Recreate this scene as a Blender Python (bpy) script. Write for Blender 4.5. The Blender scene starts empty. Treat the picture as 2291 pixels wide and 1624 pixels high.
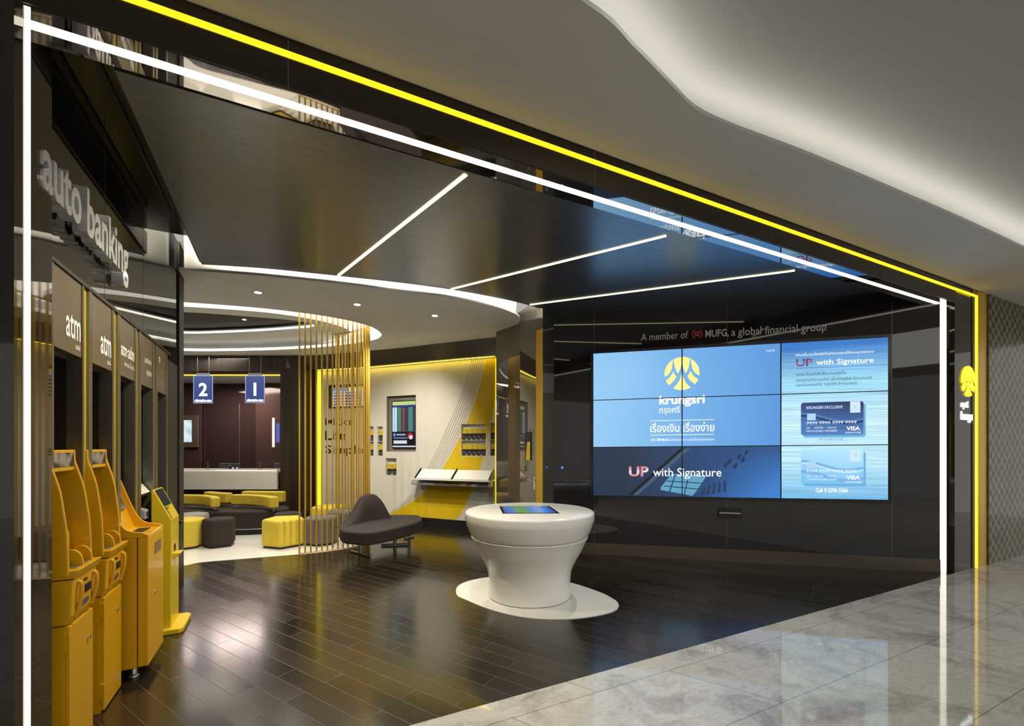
import bpy, bmesh, math, random
from mathutils import Vector, Matrix
random.seed(7)
sc = bpy.context.scene
COL = sc.collection
# ------------------------------------------------------------------ camera, world, exposure
F, CX, HY, H = 1010.0, 1145.5, 1000.0, 1.6          # focal length in px, principal column, horizon row, eye height
TH = math.atan(510.5 / F)
CT, ST = math.cos(TH), math.sin(TH)
cam = bpy.data.cameras.new('camera')
cam.sensor_fit = 'HORIZONTAL'; cam.sensor_width = 36.0
cam.lens = 36.0 * F / 2291.0
cam.shift_y = (HY - 812.0) / 2291.0
cam.clip_start = 0.05; cam.clip_end = 100
cam_o = bpy.data.objects.new('camera', cam); COL.objects.link(cam_o)
cam_o.location = (0, 0, H); cam_o.rotation_euler = (math.pi / 2, 0, -TH)
sc.camera = cam_o
sc.view_settings.view_transform = 'Standard'; sc.view_settings.look = 'None'
sc.view_settings.gamma = 1.0; sc.view_settings.exposure = 0.35
sc.view_settings.use_curve_mapping = False
w = bpy.data.worlds.new('mall_ambient'); sc.world = w; w.use_nodes = True
w.node_tree.nodes['Background'].inputs[0].default_value = (1.0, 0.96, 0.89, 1)
w.node_tree.nodes['Background'].inputs[1].default_value = 0.36
sc.cycles.max_bounces = 7; sc.cycles.diffuse_bounces = 3; sc.cycles.glossy_bounces = 5
sc.cycles.transmission_bounces = 4; sc.cycles.transparent_max_bounces = 6
sc.cycles.caustics_reflective = False; sc.cycles.caustics_refractive = False
sc.cycles.sample_clamp_indirect = 3.0

def lamp(name, kind, loc, energy, color=(1, 1, 1), size=1.0, size_y=None, rot=(0, 0, 0), spot=None, blend=.5):
    L = bpy.data.lights.new(name, kind); L.energy = energy; L.color = color
    if kind == 'AREA':
        L.shape = 'RECTANGLE' if size_y else 'DISK'; L.size = size
        if size_y: L.size_y = size_y
    else:
        L.shadow_soft_size = size
    if kind == 'SPOT': L.spot_size = spot; L.spot_blend = blend
    o = bpy.data.objects.new(name, L); COL.objects.link(o); o.location = loc; o.rotation_euler = rot
    return o
WARM = (1.0, .95, .85)
# ceiling lamps of the mall (behind and above the viewer) and of the branch, plus fill lamps added without fittings
lamp('mall_ceiling_lamp', 'AREA', (3.5, -3.6, 3.87), 190, (1, .97, .91), 9, 5)
lamp('mall_ceiling_lamp', 'AREA', (9.0, -1.5, 3.87), 60, (1, .97, .91), 3, 3)
for x, y in ((-.62, 9.2), (.08, 8.75)): lamp('raft_downlight_lamp', 'SPOT', (x, y, 3.82), 110, WARM, .03, spot=2.2, blend=.9)
lamp('feature_wall_fill_lamp', 'SPOT', (1.3, 7.0, 3.53), 280, WARM, .04, rot=(.85, 0, -.45), spot=1.25, blend=1.0)  # unseen fill spot added to brighten the cream feature wall
for x, y, e in ((1.5, .7, 230),): lamp('table_fill_lamp', 'SPOT', (x, y, 3.88), e, (1, .98, .94), .25, rot=(.80, 0, -.22), spot=1.5, blend=.8)  # unseen fill spot added to brighten the front of the touch table
for q, (x, y) in enumerate(((-.293, 6.56), (.9, 6.5), (2.01, 6.53))):
    lamp('downlight_lamp', 'SPOT', (x, y, 3.53), 150, WARM, .03, spot=1.9, blend=.8)
lamp('teller_fill_lamp', 'AREA', (-1.3, 13.1, 3.2), 60, (1, .8, .72), 1.6, .8)  # fill light added to lift the dark teller room
lamp('counter_fill_lamp', 'AREA', (-1.0, 11.3, 3.5), 12, WARM, 2.2, .3)  # fill light added over the counter, no fitting there
for q, (x, y) in enumerate(((1.5, 4.3), (3.9, 4.2))):
    lamp('entrance_fill_lamp', 'SPOT', (x, y, 3.58), 100, WARM, .04, spot=2.3, blend=.9)  # fill spots added over the entrance floor and table, no fittings there
lamp('machine_fill_lamp', 'SPOT', (.35, 3.9, 3.58), 230, (1, .86, .62), .05, rot=(0, .3, 0), spot=2.2, blend=.9)  # fill spot added to brighten the yellow cash machines, no fitting there

# ------------------------------------------------------------------ projection helpers (plan geometry was surveyed from the photograph)
def cw(r, d): return (r * CT + d * ST, -r * ST + d * CT)             # camera right/forward -> world X/Y
def P(x, y, d):                                                      # point seen at (x, y) at forward distance d
    X, Y = cw((x - CX) / F * d, d); return Vector((X, Y, H + (HY - y) / F * d))
def ray(x, y):
    r = (x - CX) / F; return Vector((r * CT + ST, -r * ST + CT, (HY - y) / F))
def onplane(x, y, p, n):
    v = ray(x, y); o = Vector((0, 0, H)); n = Vector(n)
    return o + v * ((Vector(p) - o).dot(n) / v.dot(n))
def atz(x, y, z):
    v = ray(x, y); return Vector((0, 0, H)) + v * ((z - H) / v.z)
def L(r, g, b):
    f = lambda v: (v / 255 / 12.92) if v <= 10 else ((v / 255 + .055) / 1.055) ** 2.4
    return (f(r), f(g), f(b))

# ------------------------------------------------------------------ materials
def nodes(name):
    m = bpy.data.materials.new(name); m.use_nodes = True
    nt = m.node_tree; b = nt.nodes['Principled BSDF']; return m, nt, b
def pm(name, col, rough=.5, metal=0., ior=1.45, emit=None, es=0., trans=0., coat=0.):
    m, nt, b = nodes(name)
    b.inputs['Base Color'].default_value = (*col, 1); b.inputs['Roughness'].default_value = rough
    b.inputs['Metallic'].default_value = metal; b.inputs['IOR'].default_value = ior
    b.inputs['Transmission Weight'].default_value = trans; b.inputs['Coat Weight'].default_value = coat
    if emit:
        b.inputs['Emission Color'].default_value = (*emit, 1); b.inputs['Emission Strength'].default_value = es
    return m
def N(nt, t, **k):
    n = nt.nodes.new(t)
    for a, v in k.items(): setattr(n, a, v)
    return n
def noise_mix(m, nt, b, c1, c2, scale, stretch=(1, 1, 1), lo=.4, hi=.6, detail=4, coord='Object', rot=(0, 0, 0)):
    tc = N(nt, 'ShaderNodeTexCoord'); mp = N(nt, 'ShaderNodeMapping')
    mp.inputs['Scale'].default_value = stretch; mp.inputs['Rotation'].default_value = rot
    nz = N(nt, 'ShaderNodeTexNoise'); nz.inputs['Scale'].default_value = scale; nz.inputs['Detail'].default_value = detail
    cr = N(nt, 'ShaderNodeValToRGB'); cr.color_ramp.elements[0].position = lo; cr.color_ramp.elements[1].position = hi
    cr.color_ramp.elements[0].color = (*c1, 1); cr.color_ramp.elements[1].color = (*c2, 1)
    nt.links.new(tc.outputs[coord], mp.inputs[0]); nt.links.new(mp.outputs[0], nz.inputs[0])
    nt.links.new(nz.outputs[0], cr.inputs[0]); nt.links.new(cr.outputs[0], b.inputs['Base Color'])
    return cr, nz
def noisy(name, c1, c2, scale, rough, stretch=(1, 1, 1), lo=.35, hi=.65, ior=1.45, metal=0., bump=0., rot=(0, 0, 0), coat=0.):
    m, nt, b = nodes(name)
    cr, nz = noise_mix(m, nt, b, c1, c2, scale, stretch, lo, hi, rot=rot)
    b.inputs['Roughness'].default_value = rough; b.inputs['IOR'].default_value = ior; b.inputs['Metallic'].default_value = metal
    b.inputs['Coat Weight'].default_value = coat
    if bump:
        bp = N(nt, 'ShaderNodeBump'); bp.inputs['Strength'].default_value = bump; bp.inputs['Distance'].default_value = .01
        nt.links.new(nz.outputs[0], bp.inputs['Height']); nt.links.new(bp.outputs[0], b.inputs['Normal'])
    return m
def glow(name, col, s): return pm(name, (.0, .0, .0), .4, emit=col, es=s)

M = {}
M['mirror'] = pm('dark_mirror_glass', (.012, .010, .008), .015, ior=2.15)
M['gloss'] = pm('glossy_dark_panel', (.022, .017, .013), .03, ior=1.75)
M['gloss_right'] = pm('glossy_dark_wall_panel', (.016, .0135, .0145), .025, ior=1.6)
M['gloss_face'] = pm('dark_facade_panel', (.026, .019, .012), .2, ior=1.45)
M['soffit'] = pm('dark_mirror_soffit', (.50, .48, .47), .02, 1.0)
M['black'] = pm('matt_black', (.008, .007, .007), .5)
M['blackgloss'] = pm('black_plastic', (.010, .010, .011), .2)
M['ceil_dark'] = noisy('dark_brushed_ceiling', (.20, .215, .25), (.25, .265, .30), 6, .29, (1, 14, 1), metal=.85, ior=1.6, rot=(0, 0, .5))
M['grey'] = noisy('grey_plaster', (.84, .87, .91), (.88, .91, .95), 2, .7)
M['mallgrey'] = noisy('grey_mall_plaster', (.56, .55, .53), (.60, .59, .56), .8, .8)
M['white'] = pm('white_paint', (.80, .77, .70), .55)
M['cornice'] = pm('cream_paint', (.72, .69, .60), .5)
M['led_white'] = glow('white_led', (1, .93, .76), 2.2)
M['led_yellow'] = glow('yellow_led', (1.0, .68, .012), 1.35)
M['led_warm'] = glow('warm_led', (1, .95, .48), 2.4)
M['led_cove'] = glow('cove_led', (1, .92, .76), 75.0)
M['led_mall'] = glow('mall_cove_led', (1, .97, .90), 16.0)
M['led_feature'] = glow('feature_yellow_led', (1, .76, .05), 15.0)
M['cove_glow'] = glow('white_cove_glow', (1, .94, .80), 1.9)  # emission for surfaces that stand in for cove-lit plaster
M['spot_lens'] = glow('downlight_lens', (1, .97, .9), 25.0)
M['gold'] = pm('gold_metal', (.78, .50, .045), .28, .45)
M['goldrod'] = pm('gold_rod_metal', (.68, .42, .06), .35, .55)
M['bronze'] = noisy('bronze_metal', (.19, .155, .11), (.225, .185, .13), 3, .38, (1, 1, .05), metal=.55)
M['steelframe'] = pm('grey_bronze_frame', (.22, .20, .17), .3, .8)
M['yellowmirror'] = pm('yellow_mirror_acrylic', (.75, .58, .01), .05, .3, ior=1.8)
M['chrome'] = pm('chrome', (.75, .75, .75), .08, 1.0)
M['steel'] = pm('brushed_steel', (.45, .45, .44), .35, .9)
M['atm'] = pm('yellow_enamel', (.68, .36, .004), .33, ior=1.5, coat=.15)
M['atm2'] = pm('light_yellow_enamel', (.66, .47, .015), .3, ior=1.5, coat=.2)
M['screen_off'] = pm('dark_screen', (.012, .014, .016), .08, emit=(.05, .07, .08), es=.25)
M['green_led'] = glow('green_light', (.15, 1, .55), 1.6)
M['darkmatt'] = pm('dark_brown_matt', (.055, .045, .042), .7)
M['bulk'] = pm('dark_satin_bulkhead', (.075, .066, .055), .24, ior=1.6)
M['solid'] = noisy('white_solid_surface', (.76, .74, .68), (.80, .78, .72), 1.5, .16)
M['whitefloor'] = pm('white_floor_resin', (.80, .77, .68), .10)
M['wood'] = noisy('dark_wood_veneer', (.024, .016, .010), (.042, .029, .017), 9, .45, (1, 1, .03), bump=.0)
M['brownfab'] = noisy('brown_fabric', (.026, .018, .015), (.036, .025, .020), 60, .9)
M['greyfab'] = noisy('grey_fabric', (.13, .115, .10), (.16, .14, .12), 80, .9)
M['lightgreyfab'] = noisy('light_grey_fabric', (.30, .28, .25), (.36, .34, .30), 80, .9)
M['yellowfab'] = noisy('yellow_fabric', (.62, .45, .035), (.72, .54, .05), 40, .75)
M['featwhite'] = noisy('cream_wall_panel', (.69, .64, .53), (.73, .68, .57), .7, .45, (2, 2, .2))
M['featyellow'] = noisy('yellow_vinyl', (.66, .43, .008), (.72, .49, .012), 2, .45)
M['pinline'] = pm('grey_brown_line', (.16, .13, .09), .6)
M['lettering'] = pm('dark_lettering', (.015, .012, .01), .4)
M['signwhite'] = pm('white_lettering', (.75, .75, .72), .4, emit=(1, 1, .95), es=.12)
M['acrylic'] = pm('clear_acrylic', (.9, .9, .9), .03, ior=1.3, trans=.92)
M['acrylic_letter'] = pm('silver_acrylic', (.62, .63, .66), .12, .35, ior=1.6)
M['tellerwall'] = pm('brown_teller_glass', (.075, .045, .040), .12, ior=1.55)
M['tellerdark'] = pm('dark_brown_glass', (.045, .028, .027), .06, ior=1.7)
M['bluesign'] = pm('blue_lit_acrylic', (.02, .03, .08), .2, emit=(.09, .13, .42), es=.42)
M['signglow'] = glow('white_lit_digit', (.85, .93, 1), 2.6)
M['signedge'] = glow('lit_acrylic_edge', (.6, .75, 1), .8)
M['brochure_yellow'] = pm('yellow_paper', (.62, .45, .02), .5)
M['brochure_dark'] = noisy('photo_print', (.015, .012, .015), (.30, .26, .22), 14, .4, lo=.45, hi=.62)
M['nichegrey'] = pm('grey_niche', (.22, .20, .16), .6)
M['paper'] = pm('white_paper', (.7, .7, .75), .5)

# marble with slanting tile joints
def marble():
    m, nt, b = nodes('polished_marble')
    tc = N(nt, 'ShaderNodeTexCoord'); sep = N(nt, 'ShaderNodeSeparateXYZ'); nt.links.new(tc.outputs['Object'], sep.inputs[0])
    mul = N(nt, 'ShaderNodeMath', operation='MULTIPLY_ADD'); nt.links.new(sep.outputs['Y'], mul.inputs[0]); mul.inputs[1].default_value = .545
    nt.links.new(sep.outputs['X'], mul.inputs[2])
    add = N(nt, 'ShaderNodeMath', operation='ADD'); nt.links.new(sep.outputs['Y'], add.inputs[0]); add.inputs[1].default_value = 20 * .62 - 2.38
    cmb = N(nt, 'ShaderNodeCombineXYZ'); nt.links.new(mul.outputs[0], cmb.inputs[0]); nt.links.new(add.outputs[0], cmb.inputs[1])
    br = N(nt, 'ShaderNodeTexBrick'); br.offset = .5
    br.inputs['Scale'].default_value = 1.0; br.inputs['Mortar Size'].default_value = .0026; br.inputs['Mortar Smooth'].default_value = .2
    br.inputs['Brick Width'].default_value = 1.25; br.inputs['Row Height'].default_value = .62; br.inputs['Bias'].default_value = 0
    br.inputs['Color1'].default_value = (.93, .93, .93, 1); br.inputs['Color2'].default_value = (1, 1, 1, 1); br.inputs['Mortar'].default_value = (.35, .33, .30, 1)
    nt.links.new(cmb.outputs[0], br.inputs['Vector'])
    n1 = N(nt, 'ShaderNodeTexNoise'); n1.inputs['Scale'].default_value = 2.2; n1.inputs['Detail'].default_value = 9; n1.inputs['Roughness'].default_value = .68; n1.inputs['Distortion'].default_value = .6
    nt.links.new(tc.outputs['Object'], n1.inputs[0])
    r1 = N(nt, 'ShaderNodeValToRGB'); e = r1.color_ramp.elements
    e[0].position = .28; e[0].color = (.24, .215, .185, 1); e[1].position = .52; e[1].color = (.53, .51, .47, 1)
    nt.links.new(n1.outputs[0], r1.inputs[0])
    n2 = N(nt, 'ShaderNodeTexNoise'); n2.inputs['Scale'].default_value = 3.0; n2.inputs['Detail'].default_value = 10; n2.inputs['Roughness'].default_value = .75; n2.inputs['Distortion'].default_value = 1.5
    mp = N(nt, 'ShaderNodeMapping'); mp.inputs['Scale'].default_value = (1, 2.6, 1); mp.inputs['Rotation'].default_value = (0, 0, .5); mp.inputs['Location'].default_value = (5, 2, 0)
    nt.links.new(tc.outputs['Object'], mp.inputs[0]); nt.links.new(mp.outputs[0], n2.inputs[0])
    r2 = N(nt, 'ShaderNodeValToRGB'); e = r2.color_ramp.elements
    e[0].position = .485; e[0].color = (1, 1, 1, 1); e[1].position = .515; e[1].color = (1, 1, 1, 1)
    k = e.new(.50); k.color = (.62, .58, .52, 1)
    nt.links.new(n2.outputs[0], r2.inputs[0])
    x1 = N(nt, 'ShaderNodeMixRGB', blend_type='MULTIPLY'); x1.inputs[0].default_value = .8
    nt.links.new(r1.outputs[0], x1.inputs[1]); nt.links.new(r2.outputs[0], x1.inputs[2])
    x2 = N(nt, 'ShaderNodeMixRGB', blend_type='MULTIPLY'); x2.inputs[0].default_value = 1
    nt.links.new(x1.outputs[0], x2.inputs[1]); nt.links.new(br.outputs[0], x2.inputs[2])
    nt.links.new(x2.outputs[0], b.inputs['Base Color'])
    b.inputs['Roughness'].default_value = .045; b.inputs['IOR'].default_value = 1.55
    return m
M['marble'] = marble()
def planks():
    m, nt, b = nodes('dark_plank_tiles')
    tc = N(nt, 'ShaderNodeTexCoord'); mp = N(nt, 'ShaderNodeMapping'); mp.inputs['Rotation'].default_value = (0, 0, math.radians(60.5))
    nt.links.new(tc.outputs['Object'], mp.inputs[0])
    br = N(nt, 'ShaderNodeTexBrick'); br.offset = .37; br.offset_frequency = 2
    br.inputs['Scale'].default_value = 1.0; br.inputs['Mortar Size'].default_value = .0020; br.inputs['Mortar Smooth'].default_value = .3
    br.inputs['Brick Width'].default_value = .92; br.inputs['Row Height'].default_value = .142
    br.inputs['Color1'].default_value = (.012, .009, .0055, 1); br.inputs['Color2'].default_value = (.028, .020, .0115, 1); br.inputs['Mortar'].default_value = (.024, .020, .015, 1)
    nt.links.new(mp.outputs[0], br.inputs['Vector'])
    mp2 = N(nt, 'ShaderNodeMapping'); mp2.inputs['Scale'].default_value = (2, 30, 1); nt.links.new(mp.outputs[0], mp2.inputs[0])
    nz = N(nt, 'ShaderNodeTexNoise'); nz.inputs['Scale'].default_value = 2; nz.inputs['Detail'].default_value = 5; nt.links.new(mp2.outputs[0], nz.inputs[0])
    mx = N(nt, 'ShaderNodeMixRGB', blend_type='MULTIPLY'); mx.inputs[0].default_value = .5
    nt.links.new(br.outputs[0], mx.inputs[1]); nt.links.new(nz.outputs[0], mx.inputs[2]); nt.links.new(mx.outputs[0], b.inputs['Base Color'])
    mr = N(nt, 'ShaderNodeMapRange'); mr.inputs['To Min'].default_value = .10; mr.inputs['To Max'].default_value = .15
    nt.links.new(nz.outputs[0], mr.inputs[0])
    ad = N(nt, 'ShaderNodeMath', operation='MULTIPLY_ADD'); nt.links.new(br.outputs['Fac'], ad.inputs[0]); ad.inputs[1].default_value = .35; nt.links.new(mr.outputs[0], ad.inputs[2])
    sp = N(nt, 'ShaderNodeSeparateColor'); nt.links.new(br.outputs[0], sp.inputs[0])
    a2 = N(nt, 'ShaderNodeMath', operation='MULTIPLY_ADD'); nt.links.new(sp.outputs[0], a2.inputs[0]); a2.inputs[1].default_value = 2.2; nt.links.new(ad.outputs[0], a2.inputs[2]); nt.links.new(a2.outputs[0], b.inputs['Roughness'])
    b.inputs['IOR'].default_value = 1.9
    bp = N(nt, 'ShaderNodeBump'); bp.inputs['Strength'].default_value = .25; bp.inputs['Distance'].default_value = .0015; bp.invert = True
    nt.links.new(br.outputs['Fac'], bp.inputs['Height']); nt.links.new(bp.outputs[0], b.inputs['Normal'])
    return m
M['planks'] = planks()
def patterned():
    m, nt, b = nodes('patterned_bronze_glass')
    tc = N(nt, 'ShaderNodeTexCoord'); mp = N(nt, 'ShaderNodeMapping'); nt.links.new(tc.outputs['Object'], mp.inputs[0])
    sep = N(nt, 'ShaderNodeSeparateXYZ'); nt.links.new(tc.outputs['Object'], sep.inputs[0])
    def sn(o, k, ph=0.):
        m1 = N(nt, 'ShaderNodeMath', operation='MULTIPLY_ADD'); nt.links.new(o, m1.inputs[0]); m1.inputs[1].default_value = k; m1.inputs[2].default_value = ph
        m2 = N(nt, 'ShaderNodeMath', operation='SINE'); nt.links.new(m1.outputs[0], m2.inputs[0]); return m2.outputs[0]
    pr_ = N(nt, 'ShaderNodeMath', operation='MULTIPLY'); nt.links.new(sn(sep.outputs['X'], 2 * math.pi / .19), pr_.inputs[0]); nt.links.new(sn(sep.outputs['Z'], 2 * math.pi / .17), pr_.inputs[1])
    nz = N(nt, 'ShaderNodeTexNoise'); nz.inputs['Scale'].default_value = 5; nz.inputs['Detail'].default_value = 3; nt.links.new(tc.outputs['Object'], nz.inputs[0])
    sm_ = N(nt, 'ShaderNodeMath', operation='MULTIPLY_ADD'); nt.links.new(nz.outputs[0], sm_.inputs[0]); sm_.inputs[1].default_value = 1.3; nt.links.new(pr_.outputs[0], sm_.inputs[2])
    cr = N(nt, 'ShaderNodeValToRGB'); e = cr.color_ramp.elements
    e[0].position = .42; e[0].color = (.012, .011, .009, 1); e[1].position = .95; e[1].color = (.17, .15, .07, 1)
    k_ = e.new(.55); k_.color = (.09, .078, .045, 1)
    nt.links.new(sm_.outputs[0], cr.inputs[0]); nt.links.new(cr.outputs[0], b.inputs['Base Color'])
    b.inputs['Roughness'].default_value = .12; b.inputs['IOR'].default_value = 1.6
    return m
M['pattern'] = patterned()
def screen_mat(name, streak=0.0, strength=1.0):
    m, nt, b = nodes(name)
    b.inputs['Base Color'].default_value = (.004, .004, .006, 1); b.inputs['Roughness'].default_value = .3
    at = N(nt, 'ShaderNodeAttribute', attribute_name='Col'); src = at.outputs['Color']
    if streak:
        tc = N(nt, 'ShaderNodeTexCoord'); mp = N(nt, 'ShaderNodeMapping'); mp.inputs['Scale'].default_value = (.8, .8, 55)
        nz = N(nt, 'ShaderNodeTexNoise'); nz.inputs['Scale'].default_value = 1.6; nz.inputs['Detail'].default_value = 5
        nt.links.new(tc.outputs['Object'], mp.inputs[0]); nt.links.new(mp.outputs[0], nz.inputs[0])
        mr = N(nt, 'ShaderNodeMapRange'); mr.inputs['From Min'].default_value = .3; mr.inputs['From Max'].default_value = .7
        mr.inputs['To Min'].default_value = 1 - streak; mr.inputs['To Max'].default_value = 1 + streak * .6
        nt.links.new(nz.outputs[0], mr.inputs[0])
        mx = N(nt, 'ShaderNodeVectorMath', operation='SCALE'); nt.links.new(src, mx.inputs[0]); nt.links.new(mr.outputs[0], mx.inputs['Scale']); src = mx.outputs[0]
    nt.links.new(src, b.inputs['Emission Color']); b.inputs['Emission Strength'].default_value = strength * .8
    return m
M['screen'] = screen_mat('lit_screen')
M['screen_brushed'] = screen_mat('lit_screen_brushed', .28)

# ------------------------------------------------------------------ mesh builder
LOC = {}
class MB:
    def __init__(s): s.v = []; s.f = []; s.mi = []; s.sm = []; s.col = []
    def add(s, vs, fs, mi=0, smooth=False, fn=None, col=None):
        o = len(s.v)
        s.v += [Vector(fn(*p)) if fn else Vector(p) for p in vs]
        if col is None or not isinstance(col, list): col = [col or (1, 1, 1)] * len(vs)
        s.col += col
        for f in fs: s.f.append([i + o for i in f]); s.mi.append(mi); s.sm.append(smooth)
        return s
    def box(s, x0, x1, y0, y1, z0, z1, mi=0, fn=None, col=None):
        vs = [(x, y, z) for z in (z0, z1) for y in (y0, y1) for x in (x0, x1)]
        fs = [(0, 2, 3, 1), (4, 5, 7, 6), (0, 1, 5, 4), (2, 6, 7, 3), (0, 4, 6, 2), (1, 3, 7, 5)]
        return s.add(vs, fs, mi, fn=fn, col=col)
    def prism(s, poly, z0, z1, mi=0, fn=None, smooth=False, col=None):            # poly in the first two coordinates
        n = len(poly); vs = [(x, y, z0) for x, y in poly] + [(x, y, z1) for x, y in poly]
        s.add(vs, [tuple(range(n - 1, -1, -1)), tuple(range(n, 2 * n))], mi, fn=fn, col=col)
        return s.add(vs, [(i, (i + 1) % n, n + (i + 1) % n, n + i) for i in range(n)], mi, smooth, fn, col)
    def quad(s, a, b, c, d, mi=0, col=None): return s.add([a, b, c, d], [(0, 1, 2, 3)], mi, col=col)
    def lathe(s, prof, c, seg=48, mi=0, smooth=True):
        vs = []; k = len(prof)
        for i in range(seg):
            a = 2 * math.pi * i / seg
            vs += [(c[0] + r * math.cos(a), c[1] + r * math.sin(a), c[2] + z) for r, z in prof]
        fs = [(i * k + j, ((i + 1) % seg) * k + j, ((i + 1) % seg) * k + j + 1, i * k + j + 1) for i in range(seg) for j in range(k - 1)]
        return s.add(vs, fs, mi, smooth)
    def tube(s, path, r, seg=8, mi=0, cap=True):
        path = [Vector(p) for p in path]; vs = []; n = len(path)
        for i, p in enumerate(path):
            t = (path[min(i + 1, n - 1)] - path[max(i - 1, 0)]).normalized()
            a = t.cross(Vector((0, 0, 1)) if abs(t.z) < .9 else Vector((1, 0, 0))).normalized(); b = t.cross(a)
            for k in range(seg):
                q = 2 * math.pi * k / seg; vs.append(p + a * r * math.cos(q) + b * r * math.sin(q))
        fs = [(i * seg + k, i * seg + (k + 1) % seg, (i + 1) * seg + (k + 1) % seg, (i + 1) * seg + k) for i in range(n - 1) for k in range(seg)]
        s.add(vs, fs, mi, True)
        if cap: s.add(vs[:seg], [tuple(range(seg))], mi); s.add(vs[-seg:], [tuple(range(seg - 1, -1, -1))], mi)
        return s
    def strip(s, lo, hi, mi=0, smooth=True):                                    # ribbon between two point rows
        n = len(lo); return s.add(list(lo) + list(hi), [(i, i + 1, n + i + 1, n + i) for i in range(n - 1)], mi, smooth)
    def build(s, name, mats, parent=None, loc=None, bevel=0, bseg=2, rotz=0, normals=True, angle=None):
        me = bpy.data.meshes.new(name)
        base = Vector(LOC[parent.name]) if parent is not None else Vector(loc or (0, 0, 0))
        if loc is not None and parent is None and rotz is None: base = Vector((0, 0, 0))
        me.from_pydata([tuple(v - base) for v in s.v], [], s.f)
        for m in (mats if isinstance(mats, (list, tuple)) else [mats]): me.materials.append(M[m] if isinstance(m, str) else m)
        for p, mi, sm in zip(me.polygons, s.mi, s.sm): p.material_index = mi; p.use_smooth = sm
        if any(c != (1, 1, 1) for c in s.col):
            at = me.color_attributes.new('Col', 'FLOAT_COLOR', 'POINT')
            for i, c in enumerate(s.col): at.data[i].color = (*c, 1)
        bm = bmesh.new(); bm.from_mesh(me)
        if bevel:
            bmesh.ops.remove_doubles(bm, verts=bm.verts, dist=1e-5)
            ed = [e for e in bm.edges if len(e.link_faces) == 2 and e.calc_face_angle(0) > .5]
            bmesh.ops.bevel(bm, geom=ed, offset=bevel, segments=bseg, profile=.5, affect='EDGES', clamp_overlap=True)
        if normals: bmesh.ops.recalc_face_normals(bm, faces=bm.faces)
        bm.to_mesh(me); bm.free()
        o = bpy.data.objects.new(name, me); COL.objects.link(o)
        if parent is not None: o.parent = parent; LOC[o.name] = tuple(base)
        else: o.location = base; LOC[o.name] = tuple(base)
        return o
def thing(name, label, cat, loc, group=None):
    o = bpy.data.objects.new(name, None); COL.objects.link(o); o.location = loc; o.empty_display_size = .1
    o['label'] = label; o['category'] = cat
    if group: o['group'] = group
    LOC[o.name] = tuple(loc); return o
def tag(o, label, cat, group=None):
    o['label'] = label; o['category'] = cat
    if group: o['group'] = group
    return o
def struct(mb, name, mats, **k):
    o = mb.build(name, mats, **k); o['kind'] = 'structure'; return o
def frame(o, u, v, n=None):
    o, u, v = Vector(o), Vector(u), Vector(v); n = Vector(n) if n is not None else u.cross(v).normalized()
    return lambda a, b, c=0.: o + u * a + v * b + n * c
def crom(pts, k=6, closed=False):
    pts = [Vector(p) for p in pts]; n = len(pts); out = []
    rng = range(n) if closed else range(n - 1)
    for i in rng:
        if closed: p0, p1, p2, p3 = pts[i - 1], pts[i], pts[(i + 1) % n], pts[(i + 2) % n]
        else: p0, p1, p2, p3 = pts[max(i - 1, 0)], pts[i], pts[i + 1], pts[min(i + 2, n - 1)]
        for j in range(k):
            t = j / k
            out.append(.5 * ((2 * p1) + (p2 - p0) * t + (2 * p0 - 5 * p1 + 4 * p2 - p3) * t * t + (3 * p1 - p0 - 3 * p2 + p3) * t ** 3))
    if not closed: out.append(pts[-1])
    return [tuple(p) for p in out]
def offs(poly, d, closed=True):                                                  # offset a 2-D polyline to its left
    n = len(poly); out = []
    for i in range(n):
        a = Vector(poly[i - 1] if (closed or i) else poly[i]); b = Vector(poly[(i + 1) % n] if (closed or i < n - 1) else poly[i])
        t = (b - a).normalized(); out.append((poly[i][0] - t.y * d, poly[i][1] + t.x * d))
    return out
def fill(outer, hole, z, name=None):                                             # flat face with a hole -> (verts, tris)
    bm = bmesh.new(); es = []
    for lp in ([outer] + ([hole] if hole else [])):
        vs = [bm.verts.new((x, y, z)) for x, y in lp]
        es += [bm.edges.new((vs[i], vs[(i + 1) % len(vs)])) for i in range(len(vs))]
    bmesh.ops.triangle_fill(bm, edges=es, use_beauty=True)
    bm.verts.index_update()
    r = [tuple(v.co) for v in bm.verts], [tuple(v.index for v in f.verts) for f in bm.faces]
    bm.free(); return r
def slab(mb, outer, hole, z0, z1, mi=0):
    for z in (z0, z1): v, f = fill(outer, hole, z); mb.add(v, f, mi)
    for lp in ([outer] + ([hole] if hole else [])):
        mb.strip([(x, y, z0) for x, y in lp + lp[:1]], [(x, y, z1) for x, y in lp + lp[:1]], mi)
    return mb
_T = {}
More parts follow.
